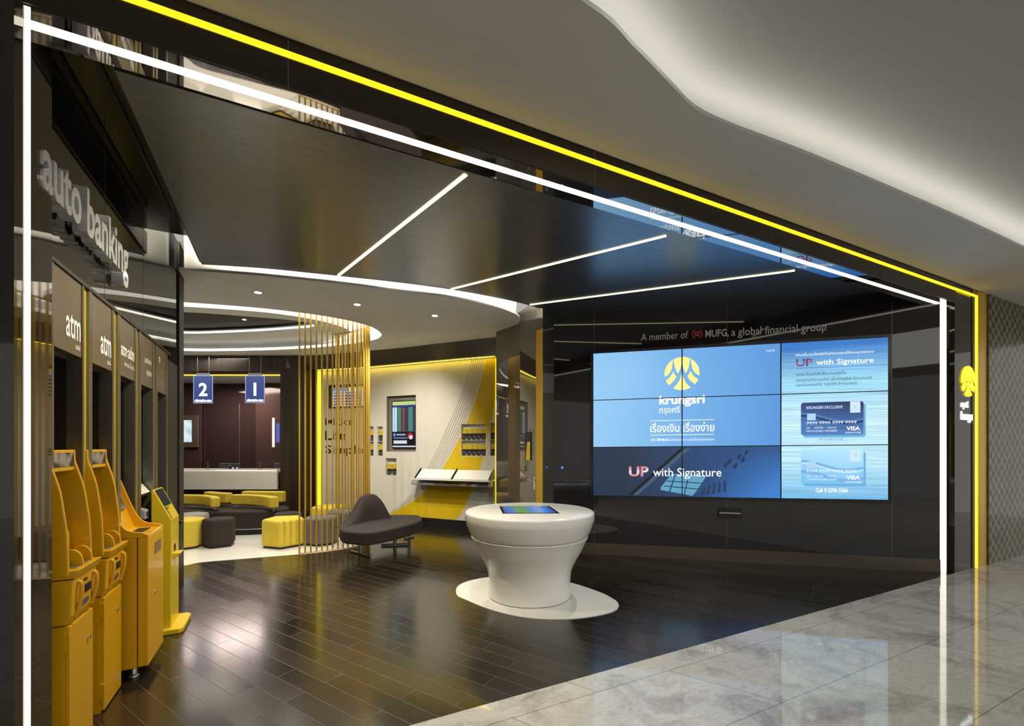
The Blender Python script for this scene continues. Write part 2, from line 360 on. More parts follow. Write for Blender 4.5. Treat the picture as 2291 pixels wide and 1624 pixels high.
def text(body, w=None, h=None, bold=0., align='L', depth=0., res=3):             # text outline as (verts, faces) with its lower left corner at 0,0
    key = (body, bold, res)
    if key not in _T:
        c = bpy.data.curves.new('t', 'FONT'); c.body = body; c.resolution_u = res; c.offset = bold
        o = bpy.data.objects.new('t', c); COL.objects.link(o)
        me = bpy.data.meshes.new_from_object(o.evaluated_get(bpy.context.evaluated_depsgraph_get()))
        _T[key] = [tuple(v.co) for v in me.vertices], [tuple(p.vertices) for p in me.polygons]
        bpy.data.objects.remove(o); bpy.data.curves.remove(c); bpy.data.meshes.remove(me)
    vs, fs = _T[key]
    x0 = min(v[0] for v in vs); x1 = max(v[0] for v in vs); y0 = min(v[1] for v in vs); y1 = max(v[1] for v in vs)
    if w is None: w = (x1 - x0) * h / (y1 - y0)
    if h is None: h = (y1 - y0) * w / (x1 - x0)
    sx, sy = w / (x1 - x0), h / (y1 - y0)
    dx = {'L': 0, 'C': -w / 2, 'R': -w}[align]
    flat = [((v[0] - x0) * sx + dx, (v[1] - y0) * sy, 0) for v in vs]
    if not depth: return flat, fs
    n = len(flat); cnt = {}
    for f in fs:
        for i in range(len(f)):
            a, b = f[i], f[(i + 1) % len(f)]; cnt[(a, b)] = 1
    sides = [(b, a, a + n, b + n) for (a, b) in cnt if (b, a) not in cnt]
    vv = [(x, y, depth) for x, y, z in flat] + flat
    return vv, list(fs) + [tuple(i + n for i in reversed(f)) for f in fs] + sides
def put_text(mb, body, fn, a, b, w=None, h=None, c=.002, **k):
    mi = k.pop('mi', 0); col = k.pop('col', None)
    vs, fs = text(body, w, h, **k)
    return mb.add([(x + a, y + b, z + c) for x, y, z in vs], fs, mi, fn=fn, col=col)
def logo_shapes():                                                               # five-part round emblem in unit-circle coordinates
    Z = lambda pts: [((x - 833) / 150, (573 - y) / 139) for x, y in pts]
    def arc(p, q, n=8):
        (x0, y0), (x1, y1) = Z([p])[0], Z([q])[0]; a0, a1 = math.atan2(y0, x0), math.atan2(y1, x1)
        if a1 - a0 > math.pi: a1 -= 2 * math.pi
        if a0 - a1 > math.pi: a1 += 2 * math.pi
        return [(math.cos(a0 + (a1 - a0) * i / n), math.sin(a0 + (a1 - a0) * i / n)) for i in range(n + 1)]
    def cv(*p): return [tuple(v) for v in crom(Z(p), 5)]
    sh = []
    for sgn in (1, -1):
        a = arc((757, 446), (684, 597)) + cv((684, 597), (722, 572), (746, 530), (757, 462))
        b = arc((829, 435), (764, 452)) + cv((764, 458), (771, 510), (784, 545), (800, 571), (818, 535), (829, 500))
        c = cv((760, 553), (772, 578), (788, 598)) + cv((788, 598), (760, 636), (722, 668)) + arc((722, 668), (693, 628), 3) + cv((693, 628), (732, 597), (760, 553))
        sh += [[(x * sgn, y) for x, y in q] for q in (a, b, c)]
    sh.append(cv((833, 560), (818, 615), (795, 655), (760, 692)) + arc((760, 695), (906, 695)) + cv((906, 692), (871, 655), (848, 615), (833, 560)))
    return sh
def logo(mb, fn, a, b, r, c=.002, col=None, depth=0, mi=0):
    for q in logo_shapes():
        q = [p for i, p in enumerate(q) if i == 0 or (Vector(p) - Vector(q[i - 1])).length > 1e-3]
        if (Vector(q[0]) - Vector(q[-1])).length < 1e-3: q = q[:-1]
        pts = [(a + x * r, b + y * r) for x, y in q]
        if depth: mb.prism(pts, c, c + depth, mi, fn=fn)
        else: mb.add([(x, y, c) for x, y in pts], [tuple(range(len(pts)))], mi, fn=fn, col=col)
def emblem(mb, fn, a, b, r, c=.002, col=None, mi=0):                            # ring broken at top and bottom round a ring dot
    for a0, a1, r0, r1 in ((-65, 65, .74, 1), (115, 245, .74, 1), (0, 360, .18, .5)):
        n = 16; vs = []
        for i in range(n + 1):
            t = math.radians(a0 + (a1 - a0) * i / n)
            vs += [(a + r * r0 * math.cos(t), b + r * r0 * math.sin(t), c), (a + r * r1 * math.cos(t), b + r * r1 * math.sin(t), c)]
        mb.add(vs, [(2 * i, 2 * i + 1, 2 * i + 3, 2 * i + 2) for i in range(n)], mi, fn=fn, col=col)
ORD = ['first', 'second', 'third', 'fourth', 'fifth', 'sixth', 'seventh', 'eighth', 'ninth', 'tenth']
# ================================================================== SETTING
YF, YB, XL, XR = 2.58, 2.80, -.99, 7.60                                          # facade front / back, opening left / right
ZS, ZG, ZD, ZM = 3.43, 3.56, 3.62, 3.68                                          # soffit, grey ceiling, dark ceiling, mall ceiling
struct(MB().box(-8, 15, -9, YF, -.12, 0), 'floor', 'marble')
struct(MB().box(-8, 9, YF, 15, -.12, 0), 'floor', 'planks')
# white resin inlay under the lounge
inlay = crom([(-6, 7.6), (-3.4, 7.5), (-1.7, 7.32), (-1.21, 7.42), (-1.03, 7.53), (-.54, 7.50), (.21, 7.44), (.6, 7.46), (.95, 7.53), (1.17, 7.68), (1.31, 7.95), (1.31, 8.33), (1.17, 8.7), (.75, 9.3), (.2, 9.75)], 5) + [(-.9, 10.4), (-3, 11.6), (-6, 12.5)]
struct(MB().prism([p[:2] for p in inlay], 0, .004), 'floor', 'whitefloor')
# ---- mall ceiling: low slab with a wavy edge, upper ceiling beyond, cove light on the slab
edge = crom([(-8, 1.45), (-3, 1.62), (0, 1.70), (1.23, 1.73), (1.63, 1.81), (1.98, 1.90), (2.27, 1.97), (2.61, 1.97), (3.3, 1.92), (4.41, 1.87), (5.51, 1.83), (6.91, 1.80), (10, 1.75), (15, 1.7)], 5)
struct(MB().prism(edge + [(15, YF - .02), (-8, YF - .02)], ZM, ZM + .025, smooth=False), 'ceiling', 'mallgrey')
struct(MB().box(-8, 15, -9, YF, 3.93, 4.03), 'ceiling', pm('upper_mall_plaster', (.40, .395, .37), .8))
struct(MB().box(-8, 15, YF - .01, YF + .08, ZM + .02, 4.03), 'wall_cove', 'mallgrey')
mb = MB().strip([(x, y, ZM + .03) for x, y in offs(edge, .08, False)], [(x, y, ZM + .03) for x, y in offs(edge, .11, False)])
tag(mb.build('cove_light', 'led_mall', None, (2, 1.9, ZM)), 'hidden strip of light glowing along the wavy edge of the mall ceiling', 'light strip')
# ---- portal frame
mb = MB().box(XL, XR, YF, YB, ZS, ZM, 0)
struct(mb, 'trim_1', ['soffit'])
mb = MB().box(-8, XL, YF, YB + .12, 0, ZM)
struct(mb, 'trim_2', 'gloss')
mb = MB().box(XL - .001, XR + .001, YF - .012, YF, ZS + .004, ZM - .002)
for x in (.02, 1.95, 3.9, 5.8): mb.box(x - .002, x + .002, YF - .0135, YF - .012, ZS + .004, ZM - .002, 1)
struct(mb, 'trim_3', ['gloss_face', 'steelframe'])
mb = MB().box(XR, 8.10, YF, YB + .1, 0, ZM)
struct(mb, 'trim_4', 'gloss')
mb = MB().box(8.10, 8.16, YF - .012, YB, 0, ZM, 1).box(8.16, 8.26, YF + .03, YB, 0, ZM, 1).box(8.26, 8.53, YF - .012, YB, 0, ZM, 0)
struct(mb, 'trim_5', ['gold', 'bronze'])
# portal light lines
def light_line(name, label, mb, m): return tag(mb.build(name, m, None, tuple(mb.v[0])), label, 'light strip')
light_line('light_strip', 'white vertical light strip up the left jamb of the portal', MB().box(XL, XL + .004, 2.662, 2.706, 0, ZS - .001), 'led_white')
light_line('light_strip', 'white light strip running along the underside of the portal lintel', MB().box(XL + .004, XR - .004, 2.663, 2.710, ZS - .004, ZS), 'led_white')
light_line('light_strip', 'white vertical light strip up the right jamb of the portal', MB().box(XR - .004, XR, 2.66, 2.74, 0, ZS - .001), 'led_white')
light_line('light_strip', 'yellow light strip along the front of the lintel below the mall ceiling', MB().box(-1.6, 8.235, YF - .018, YF - .012, 3.583, 3.615), 'led_yellow')
light_line('light_strip', 'yellow vertical light strip beside the gold edge of the right pier', MB().box(8.19, 8.235, YF - .018, YF + .03, 0, 3.583), 'led_yellow')
# neighbouring patterned glass front
mb = MB().box(8.55, 14, YF - .03, YF, 0, ZM)
struct(mb, 'window_1', 'pattern', loc=(8.55, 2.55, 0))
# ---- left mirror wall
mb = MB().box(-1.16, -1.06, YB + .12, 6.2, 2.5, 3.9, 0)
for y in (3.89, 4.80): mb.box(-1.0605, -1.0595, y - .003, y + .003, 2.56, 3.9, 1)
struct(mb, 'wall_left', ['mirror', 'black'])
struct(MB().box(-1.16, -1.045, 6.2, 6.45, 0, 3.9).box(-1.16, -1.06, 5.72, 6.2, 0, 2.5), 'trim_6', 'black')
struct(MB().box(-1.12, -1.035, YB + .12, 5.72, 2.54, 2.56), 'trim_7', 'darkmatt')
struct(MB().box(-6.6, -6.5, YB, 15, 0, 3.9).box(-6.6, 9, 14.9, 15, 0, 3.9), 'wall_back', 'wood')
# ---- dark entrance ceiling with slot on the left
dark_edge = [(p[0], p[1]) for p in crom([(-.81, 6.01), (-.21, 5.83), (.57, 5.69), (1.23, 5.585), (1.89, 5.53), (2.5, 5.545), (3.1, 5.63), (3.6, 5.85), (4.2, 6.4)], 5)]
dark = [(-.81, 3.12), (7.55, 3.05)] + [(7.55, 3.6), (4.6, 6.3)] + dark_edge[::-1]
struct(slab(MB(), dark, None, ZD, ZD + .10), 'ceiling', 'ceil_dark')
struct(MB().box(-1.06, 7.6, YB, 3.12, ZD + .02, ZD + .1).box(-1.06, -.80, 3.1, 5.88, 3.86, 3.95).box(-.83, -.81, 3.12, 6.0, ZD + .02, 3.86), 'ceiling', 'gloss_face')
mb = MB()
for x in (-.97, -.90): mb.box(x - .012, x + .012, 3.4, 5.3, 3.845, 3.86)
tag(mb.build('air_vent', 'black', None, (-.93, 4.3, 3.85)), 'long dark slot air vent in the recess beside the mirror wall', 'air vent')
# slanting light lines in the dark ceiling
for (a, b, lab) in (((1.203, 3.14), (.574, 5.66), 'leftmost of the three slanting ceiling light lines'), ((3.259, 3.186), (1.91, 5.50), 'middle one of the three slanting ceiling light lines'), ((5.217, 3.151), (3.118, 5.60), 'slanting ceiling light line nearest the video wall')):
    a, b = Vector((*a, 0)), Vector((*b, 0)); t = (b - a).normalized(); q = Vector((-t.y, t.x, 0)) * .016
    mb = MB().prism([tuple((a + q)[:2]), tuple((b + q)[:2]), tuple((b - q)[:2]), tuple((a - q)[:2])], ZD - .006, ZD)
    tag(mb.build('ceiling_light_line', 'led_warm', None, (a.x, a.y, ZD)), lab, 'ceiling light', 'ceiling light lines')
# ---- grey lounge ceiling: outer fascia, oval opening, raft
grey_edge = [(-6, 9.2), (-3, 7.7), (-1.3, 6.62), (-1.04, 6.5)] + [(p[0], p[1]) for p in crom([(-1.04, 6.12), (-.8, 6.05), (-.21, 5.90), (.57, 5.77), (1.23, 5.71), (1.9, 5.64), (2.53, 5.71), (2.95, 5.86), (3.19, 6.06), (3.35, 6.4)], 5)]
ring = [(p[0], p[1]) for p in crom([(-5, 9.6), (-3.4, 8.3), (-2.2, 7.72), (-1.23, 7.46), (-.35, 7.29), (.19, 7.27), (.65, 7.32), (1.0, 7.43), (1.28, 7.62), (1.49, 7.95), (1.53, 8.25), (1.43, 8.58), (.94, 9.28), (.26, 9.95), (-.63, 10.60), (-1.85, 11.25), (-3.3, 11.6), (-5.0, 11.2)], 5, True)]
grey = grey_edge + [(3.45, 7.0), (3.40, 7.5), (2.7, 8.45), (1.75, 9.75), (1.0, 10.6), (-2, 13.5), (-6.4, 13.5)]
struct(slab(MB(), grey, ring, ZG, ZG + .03), 'ceiling', 'grey')
fas = offs(grey_edge, .05, False)
mb = MB().strip([(x, y, ZG) for x, y in grey_edge], [(x, y, ZG + .02) for x, y in grey_edge], 1)
mb.strip([(x, y, ZG + .02) for x, y in grey_edge], [(x, y, ZG + .02) for x, y in fas], 1).strip([(x, y, ZG + .02) for x, y in fas], [(x, y, 4.05) for x, y in fas], 0)
struct(mb, 'trim_8', ['white', 'cornice'])
tag(MB().box(-1.05, -.82, 5.78, 5.86, 3.952, 4.0).build('cove_light', 'led_cove', None, (-.93, 5.8, 3.95)), 'hidden cove light above the ceiling slot beside the mirror wall', 'light strip')
led = offs(dark_edge, -.03, False)
tag(MB().strip([(x, y, ZD + .11) for x, y in led], [(x, y, ZD + .14) for x, y in led]).build('cove_light', 'led_cove', None, (1.9, 5.5, ZD)), 'hidden cove light washing the white curved fascia above the entrance ceiling', 'light strip')
rin = offs(ring, -.01)
tag(MB().strip([(x, y, ZG) for x, y in ring + ring[:1]], [(x, y, ZG + .05) for x, y in ring + ring[:1]]).build('cove_glow_ring', 'cove_glow', None, (0, 8.5, ZG)), 'white rim of the large oval ceiling opening, with cove glow put into its surface', 'ceiling light')  # cove light put in as emission of the rim itself
rout = offs(ring, -.22); rl = offs(ring, -.06)
struct(MB().strip([(x, y, ZG + .03) for x, y in rout + rout[:1]], [(x, y, 4.0) for x, y in rout + rout[:1]]).prism([(x, y) for x, y in rout], 3.98, 4.02), 'ceiling', 'white')
raft = [(p[0], p[1]) for p in crom([(-4.5, 10.0), (-3.2, 9.0), (-2.2, 8.55), (-1.37, 8.32), (-.39, 8.11), (.22, 8.13), (.7, 8.3), (1.05, 8.65), (1.06, 9.1), (.8, 9.65), (.27, 10.28), (-.7, 11.0), (-1.91, 11.6), (-3.2, 11.7), (-4.4, 11.0)], 4, True)]
hole = [(p[0], p[1]) for p in crom([(-3.6, 10.2), (-2.4, 9.1), (-1.41, 8.66), (-.41, 8.46), (.1, 8.40), (.38, 8.46), (.48, 8.6), (.44, 8.8), (.24, 9.0), (-.41, 9.55), (-1.1, 10.05), (-1.7, 10.40), (-3.0, 10.8)], 4, True)]
struct(slab(MB(), raft, hole, 3.72, 3.80), 'ceiling', 'grey')
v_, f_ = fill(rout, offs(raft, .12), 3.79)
tag(MB().add(v_, f_).build('cove_glow_ring', 'cove_glow', None, (0, 8.0, 3.79)), 'white cove band around the grey oval ceiling raft, with glow put into its surface', 'ceiling light')  # glowing sheet stands in for the lit cove gap and lights the lounge
struct(MB().prism(offs(hole, -.05), 3.84, 3.9), 'ceiling', 'darkmatt')
tag(MB().strip([(x, y, 3.745) for x, y in offs(hole, .004) + offs(hole, .004)[:1]], [(x, y, 3.775) for x, y in offs(hole, .004) + offs(hole, .004)[:1]]).build('cove_glow_ring', 'led_white', None, (-1, 9.4, 3.75)), 'thin white inner edge of the ceiling raft, with glow put into its surface', 'ceiling light')  # emission stands in for light on the inner upstand of the raft
for k, (x, y, z, lab) in enumerate(((-.293, 6.56, ZG, 'recessed ceiling downlight nearest the black mirror post'), (.9, 6.5, ZG, 'middle recessed downlight in the curved grey ceiling'), (2.01, 6.53, ZG, 'recessed downlight in the grey ceiling nearest the mirrored column'), (-.62, 9.2, 3.84, 'small downlight in the dark centre of the ceiling raft, left one'), (.08, 8.75, 3.84, 'small downlight in the dark centre of the ceiling raft, right one'))):
    t = thing('downlight', lab, 'ceiling light', (x, y, z), 'recessed downlights')
    r = .05 if k < 3 else .035
    MB().lathe([(r * .8, -.003), (r * 1.25, -.003), (r * 1.3, 0)], (x, y, z), 24).build('trim_ring', 'white', t)
    MB().lathe([(0, -.004), (r * .8, -.004)], (x, y, z), 24).build('lens', 'spot_lens', t)
# ---- right glossy wall
P1 = Vector((4.127, 5.478, 0)); WU = Vector((.7662, -.6426, 0)); WN = Vector((-.6426, -.7662, 0))
W = frame(P1, WU, (0, 0, 1), WN)
mb = MB().box(-.85, 4.36, 0, 3.72, -.15, 0, 0, fn=W)
for u in (.02, 1.85, 3.835): mb.box(u - .002, u + .002, .2, 3.72, 0, .0012, 1, fn=W)
struct(mb, 'wall_right', ['gloss_right', 'steelframe'])
struct(MB().box(-.85, 4.36, 0, .17, 0, .012, 0, fn=W), 'baseboard_right', pm('brown_skirting', (.075, .058, .040), .12, ior=1.6))
# ---- mirrored column at the corner
col = [P(1110, HY, 7.70), P(1163.5, HY, 7.155), P(1199.6, HY, 6.62), P(1214, HY, 6.46), P(1240, HY, 6.9), P(1240, HY, 8.2)]
mb = MB().prism([(p.x, p.y) for p in col], 0, 3.75)
b_, c_ = col[1], col[2]
M['mirrorcol'] = pm('column_mirror_glass', (.15, .135, .11), .02, .5, ior=2.2)
struct(mb, 'wall_corner', 'mirrorcol')
c0, c1 = col[2], col[3]; un = (c1 - c0).normalized(); nn = Vector((un.y, -un.x, 0))
if nn.dot(-c0) < 0: nn = -nn
CF = frame((c0.x, c0.y, 0), un, (0, 0, 1), nn)
struct(MB().box(0, (c1 - c0).length, 0, 3.3, 0, .004, fn=CF), 'trim_9', 'gold')
# ---- curved feature wall
FP = [(1113, 8.47), (1040, 8.71), (975.7, 8.97), (905, 9.29), (829.6, 9.62), (770, 9.82), (712, 9.98)]
FR = crom([((x - CX) / F * d, d, 0) for x, d in FP], 8)                          # (r, d) in plan, right to left
FX = [CX + F * r / d for r, d, _ in FR]
def fd(x):                                                                        # forward distance of the wall at column x
    for i in range(len(FX) - 1):
        if FX[i] >= x >= FX[i + 1]:
            t = (FX[i] - x) / (FX[i] - FX[i + 1]); return FR[i][1] + (FR[i + 1][1] - FR[i][1]) * t
    return FR[0][1] if x > FX[0] else FR[-1][1]
def fnorm(x):
    a, b = P(x - 3, HY, fd(x - 3)), P(x + 3, HY, fd(x + 3)); t = (b - a).normalized(); n = Vector((t.y, -t.x, 0))
    return n if n.dot(-a) > 0 else -n
def fw(x, z, off=0.):
    p = P(x, HY, fd(x)); p.z = z; return p + fnorm(x) * off
def fz(x, y): return H + (HY - y) / F * fd(x)
FRAMES = []                                                                       # niches: x0, x1, z0, z1, depth
def niche(x0, x1, y0, y1, dep): xm = (x0 + x1) / 2; FRAMES.append((x0, x1, fz(xm, y1), fz(xm, y0), dep)); return FRAMES[-1]
NI_TV = niche(865, 930.5, 885, 1010, .09)
NI_RATE = niche(735, 812, 860, 913, .08)
NI_BIG = niche(1032, 1087, 948.5, 1019.5, .08)
NI_EDGE = niche(1096.5, 1107, 946, 1019.5, .08)
NI_SLIM = niche(844, 856, 954, 1019.5, .08)
NI_SLIM2 = niche(826, 835.5, 954, 1019.5, .08)
NI_LOW = niche(862.5, 887, 1025, 1063, .08)
xs = sorted({1110., 712.} | {v for n_ in FRAMES for v in n_[:2]} | {float(v) for v in range(720, 1110, 12)})
zs_ = sorted({.18, 3.3} | {v for n_ in FRAMES for v in n_[2:4]})
mb = MB()
for i in range(len(xs) - 1):
    for j in range(len(zs_) - 1):
        xm, zm = (xs[i] + xs[i + 1]) / 2, (zs_[j] + zs_[j + 1]) / 2
        if any(n_[0] < xm < n_[1] and n_[2] < zm < n_[3] for n_ in FRAMES): continue
        mb.quad(fw(xs[i], zs_[j]), fw(xs[i + 1], zs_[j]), fw(xs[i + 1], zs_[j + 1]), fw(xs[i], zs_[j + 1]))
for k, (x0, x1, z0, z1, dep) in enumerate(FRAMES):
    c = [(x0, z0), (x1, z0), (x1, z1), (x0, z1)]
    mi = 1 if k < 2 else 0
    mb.quad(*[fw(x, z, -dep) for x, z in c], mi=mi)
    for q in range(4): (xa, za), (xb, zb) = c[q], c[(q + 1) % 4]; mb.quad(fw(xa, za), fw(xb, zb), fw(xb, zb, -dep), fw(xa, za, -dep), mi=mi)
# sweep of yellow vinyl and fine lines printed on the wall
def band(l, r, off, mi):
    lo_ = [fw(x, fz(x, y), off) for x, y in l]; hi_ = [fw(x, fz(x, y), off) for x, y in r]; mb.strip(lo_, hi_, mi, False)
def skip_x(a, b): return a
le = crom([(1087, 804, 0), (1080, 838, 0), (1068, 880, 0), (1048, 935, 0), (1030, 975, 0), (1012, 1010, 0), (990, 1048, 0), (965, 1082, 0), (935, 1112, 0), (900, 1135, 0), (868, 1152, 0)], 5)
re_ = crom([(1109, 797, 0), (1109, 830, 0), (1109, 880, 0), (1098, 945, 0), (1089, 985, 0), (1083, 1015, 0), (1072, 1055, 0), (1062, 1085, 0), (1047, 1120, 0), (1030, 1150, 0), (1018, 1162, 0)], 5)
le = [(x, min(y, 1164 - (1110 - x) * .045)) for x, y, _ in le]; re_ = [(x, y) for x, y, _ in re_]
def inside_niche(x, z): return any(n_[0] - .5 < x < n_[1] + .5 and n_[2] - .01 < z < n_[3] + .01 for n_ in FRAMES)
# the band is cut into a fine grid so that the niches stay open
NB = 16
for i in range(len(le) - 1):
    for s_ in range(4):
        t0, t1 = s_ / 4, (s_ + 1) / 4
        for k in range(NB):
            a0, a1 = k / NB, (k + 1) / NB
            def pt(t, a):
                lx, ly = le[i][0] + (le[i + 1][0] - le[i][0]) * t, le[i][1] + (le[i + 1][1] - le[i][1]) * t
                rx, ry = re_[i][0] + (re_[i + 1][0] - re_[i][0]) * t, re_[i][1] + (re_[i + 1][1] - re_[i][1]) * t
                return lx + (rx - lx) * a, ly + (ry - ly) * a
            q = [pt(t0, a0), pt(t0, a1), pt(t1, a1), pt(t1, a0)]
            xm, ym = sum(p[0] for p in q) / 4, sum(p[1] for p in q) / 4
            if inside_niche(xm, fz(xm, ym)): continue
            mb.quad(*[fw(x, fz(x, y), .003) for x, y in q], mi=2)
for k in range(7):                                                                # pin lines left of the sweep
    o = 4 + k * 4.2
    for i in range(len(le) - 1):
        (xa, ya), (xb, yb) = le[i], le[i + 1]
        if ya > 1150 - k * 10: break
        f0 = 1 - .25 * abs(ya - 950) / 200; f1 = 1 - .25 * abs(yb - 950) / 200
        xa -= o * f0 * 1.3; xb -= o * f1 * 1.3
        mb.quad(fw(xa - .35, fz(xa, ya), .003), fw(xa + .35, fz(xa, ya), .003), fw(xb + .35, fz(xb, yb), .003), fw(xb - .35, fz(xb, yb), .003), mi=3)
for k in range(5):                                                                # pin lines right of the sweep
    o = 4 + k * 5.5
    for i in range(len(re_) - 1):
        (xa, ya), (xb, yb) = re_[i], re_[i + 1]; xa += o; xb += o
        if max(xa, xb) > 1095 or inside_niche(xb, fz(xb, yb)): continue
        mb.quad(fw(xa - .3, fz(xa, ya), .003), fw(xa + .3, fz(xa, ya), .003), fw(xb + .3, fz(xb, yb), .003), fw(xb - .3, fz(xb, yb), .003), mi=3)
FWALL = struct(mb, 'wall_far', ['featwhite', 'nichegrey', 'featyellow', 'pinline'], normals=False)
bx = [1110 - i * 14.21 for i in range(29)]
struct(MB().strip([fw(x, 0, .02) for x in bx], [fw(x, .18, .02) for x in bx]).strip([fw(x, .18, .02) for x in bx], [fw(x, .18, 0) for x in bx]), 'baseboard_far', 'black')
# glossy bulkhead over it and the yellow light behind its lower lip
top = [P(x, HY, d) for x, d in ((1120, 8.0), (1060, 8.22), (975.7, 8.56), (900, 8.9), (829.6, 9.17), (760, 9.45), (700, 9.62), (640, 9.66))]
bot = [P(x, HY, fd(x)) + fnorm(x) * .10 for x in (1113, 1060, 975.7, 900, 829.6, 760, 713)] + [P(640, HY, 9.62)]
T_ = [Vector(p) for p in crom([tuple(p) for p in top], 4)]; B_ = [Vector(p) for p in crom([tuple(p) for p in bot], 4)]
up = lambda l, z: [(p.x, p.y, z) for p in l]
mb = MB().strip(up(B_, 3.3), up(T_, ZG + .005), 0)
bk = [p - Vector((ST, CT, 0)) * -.12 for p in B_]
mb.strip(up(B_, 3.3), up(bk, 3.3), 0)
struct(mb, 'wall_bulkhead', 'bulk')
tag(MB().strip([fw(x, 3.285, .055) for x in bx], [fw(x, 3.285, .075) for x in bx]).build('light_strip', 'led_feature', None, tuple(fw(920, 3.285, .06))), 'yellow strip of light along the top of the curved cream feature wall', 'light strip')
e0 = fw(712, 0)
EF = frame((e0.x, e0.y, 0), (CT, -ST, 0), (0, 0, 1), (-ST, -CT, 0))
light_line('light_strip', 'bright yellow vertical light strip at the far left end of the cream feature wall', MB().box(-.03, .085, .16, 3.27, .0, .05, fn=EF), glow('feature_edge_led', (1, .72, .03), 1.15))
light_line('light_strip', 'yellow vertical light strip between the cream feature wall and the mirrored column', MB().box(-.02, .02, .2, 3.27, .0, .02, fn=frame(fw(1110.5, 0, -.01), (CT, -ST, 0), (0, 0, 1), (-ST, -CT, 0))), glow('feature_edge_led2', (1, .70, .02), 1.5))
# ---- wood wall with the teller opening
DW = 9.66
def wd(x): return (x - CX) / F * DW
wo = Vector((*cw(0, DW), 0)); WF = frame(wo, (CT, -ST, 0), (0, 0, 1), (-ST, -CT, 0))
def wz(y, d=DW): return H + (HY - y) / F * d
ZO = wz(830)
mb = MB().box(wd(627), wd(681), 0, 3.6, -.5, 0, fn=WF).box(wd(330), wd(627), ZO, 3.6, -.5, 0, fn=WF).box(wd(200), wd(330), 0, 3.6, -.5, 0, fn=WF)
struct(mb, 'wall_lounge', 'wood')
struct(MB().box(wd(681), wd(713), 0, 3.6, -.42, -.34, fn=WF), 'wall_glass', 'gloss')
# teller room behind the opening
DT = 12.0
TF = frame(Vector((*cw(0, DT), 0)), (CT, -ST, 0), (0, 0, 1), (-ST, -CT, 0))
def td(x): return (x - CX) / F * DT
mb = MB().box(td(300), td(447), 0, 3.35, -.1, 0, 0, fn=TF).box(td(447), td(572), 0, 3.35, -.25, -.12, 1, fn=TF).box(td(572), td(690), 0, 3.35, -.1, 0, 0, fn=TF)
mb.box(td(529.5), td(531), .9, 2.75, -.12, -.10, 2, fn=TF).box(td(300), td(690), wz(1045, DT) - .5, wz(1047, DT), 0, .08, 1, fn=TF)
struct(mb, 'wall_teller', ['tellerwall', 'tellerdark', 'steel'])
struct(MB().box(td(290), td(700), 3.3, 3.4, -.2, 1.83, fn=TF), 'ceiling', 'grey')
struct(MB().box(-5.2, -5.0, 0, 3.35, .02, 1.75, fn=TF), 'wall_teller', 'wood')
light_line('light_strip', 'thin yellow light line across the top of the teller opening', MB().box(wd(330), wd(627), wz(839.5), wz(837), -.06, -.03, fn=WF), glow('teller_line_led', (1, .62, .03), 1.2))
light_line('light_strip', 'short white vertical light tube on the brown wall behind the counter', MB().box(td(610.5), td(614), wz(1000, DT), wz(935, DT), 0, .03, fn=TF), 'led_white')
# ================================================================== ATM WALL
XW = -1.06
def pz(mb, poly, y0, y1, mi=0, smooth=False):                                    # profile in X/Z swept along Y
    return mb.prism(poly, y0, y1, mi, fn=lambda a, b, c: (a, c, b), smooth=smooth)
LF = lambda x0: frame((x0, 0, 0), (0, 1, 0), (0, 0, 1), (1, 0, 0))                # a = Y, b = Z, outward +X
BAYS = [(3.091, 3.454), (3.605, 3.965), (4.139, 4.489), (4.659, 5.031), (5.203, 5.551)]
STR = [3.014, 3.516, 4.041, 4.573, 5.108, 5.63]
BL = ['bronze framed bay lettered atm, nearest the portal', 'bronze framed bay lettered atm, second from the portal', 'bronze framed bay lettered atm adm, over the deposit machine', 'bronze framed bay with two lines of small lettering, over the grey passbook machine', 'bronze framed bay with a small emblem, next to the black end post']
for i, (y0, y1) in enumerate(BAYS):
    t = thing('machine_bay', BL[i], 'machine bay', (XW, (y0 + y1) / 2, 0), 'self service bays')
    s0, s1 = STR[i], STR[i + 1]
    MB().box(-1.11, -1.045, y0, y1, 2.115, 2.54, 0).build('header_panel', 'bronze', t, bevel=.003)
    for a, b in ((s0 + .036, y0), (y1, s1 - .036)):
        MB().box(-1.11, -1.04, a, b, 0, 2.54).build('side_frame', 'steelframe', t)
    mb = MB().box(-1.62, -1.60, y0 - .02, y1 + .02, 0, 2.115).box(-1.62, -1.11, y0 - .03, y0, 0, 2.115).box(-1.62, -1.11, y1, y1 + .03, 0, 2.115).box(-1.62, -1.11, y0 - .02, y1 + .02, 2.1, 2.115, 1)
    mb.build('alcove', ['black', 'steelframe'], t)
    for yy in ([s0, s1] if i == 4 else [s0]):
        MB().box(-1.11, -1.052, yy - .034, yy + .034, 0, 2.54).build('yellow_mirror_strip', 'yellowmirror', t)
    f = LF(-1.045)
    def line(body, *k, **q):
        m_ = q.pop('m', 'signwhite'); mb = MB(); put_text(mb, body, f, *k, **q); mb.build('bay_lettering', m_, t)
    if i < 2: line('atm', y0 + .15, 2.20, .195, .135, bold=.012); line('ถอนเงิน', y0 + .275, 2.150, .065, .030)
    elif i == 2: line('atm·adm', y0 + .02, 2.265, .32, .10, bold=.012); line('ฝาก ถอน โอนเงิน', y0 + .10, 2.195, .235, .04)
    elif i == 3: line('passbook', y0 + .12, 2.30, .22, .07); line('update', y0 + .18, 2.20, .16, .07)
    else:
        mb = MB(); logo(mb, f, y0 + .08, 2.42, .030); mb.build('bay_emblem', 'signwhite', t); line('Y', y0 + .12, 2.27, .05, .07, m='brochure_yellow'); line('ง่าย', y0 + .09, 2.19, .12, .04, m='brochure_yellow')
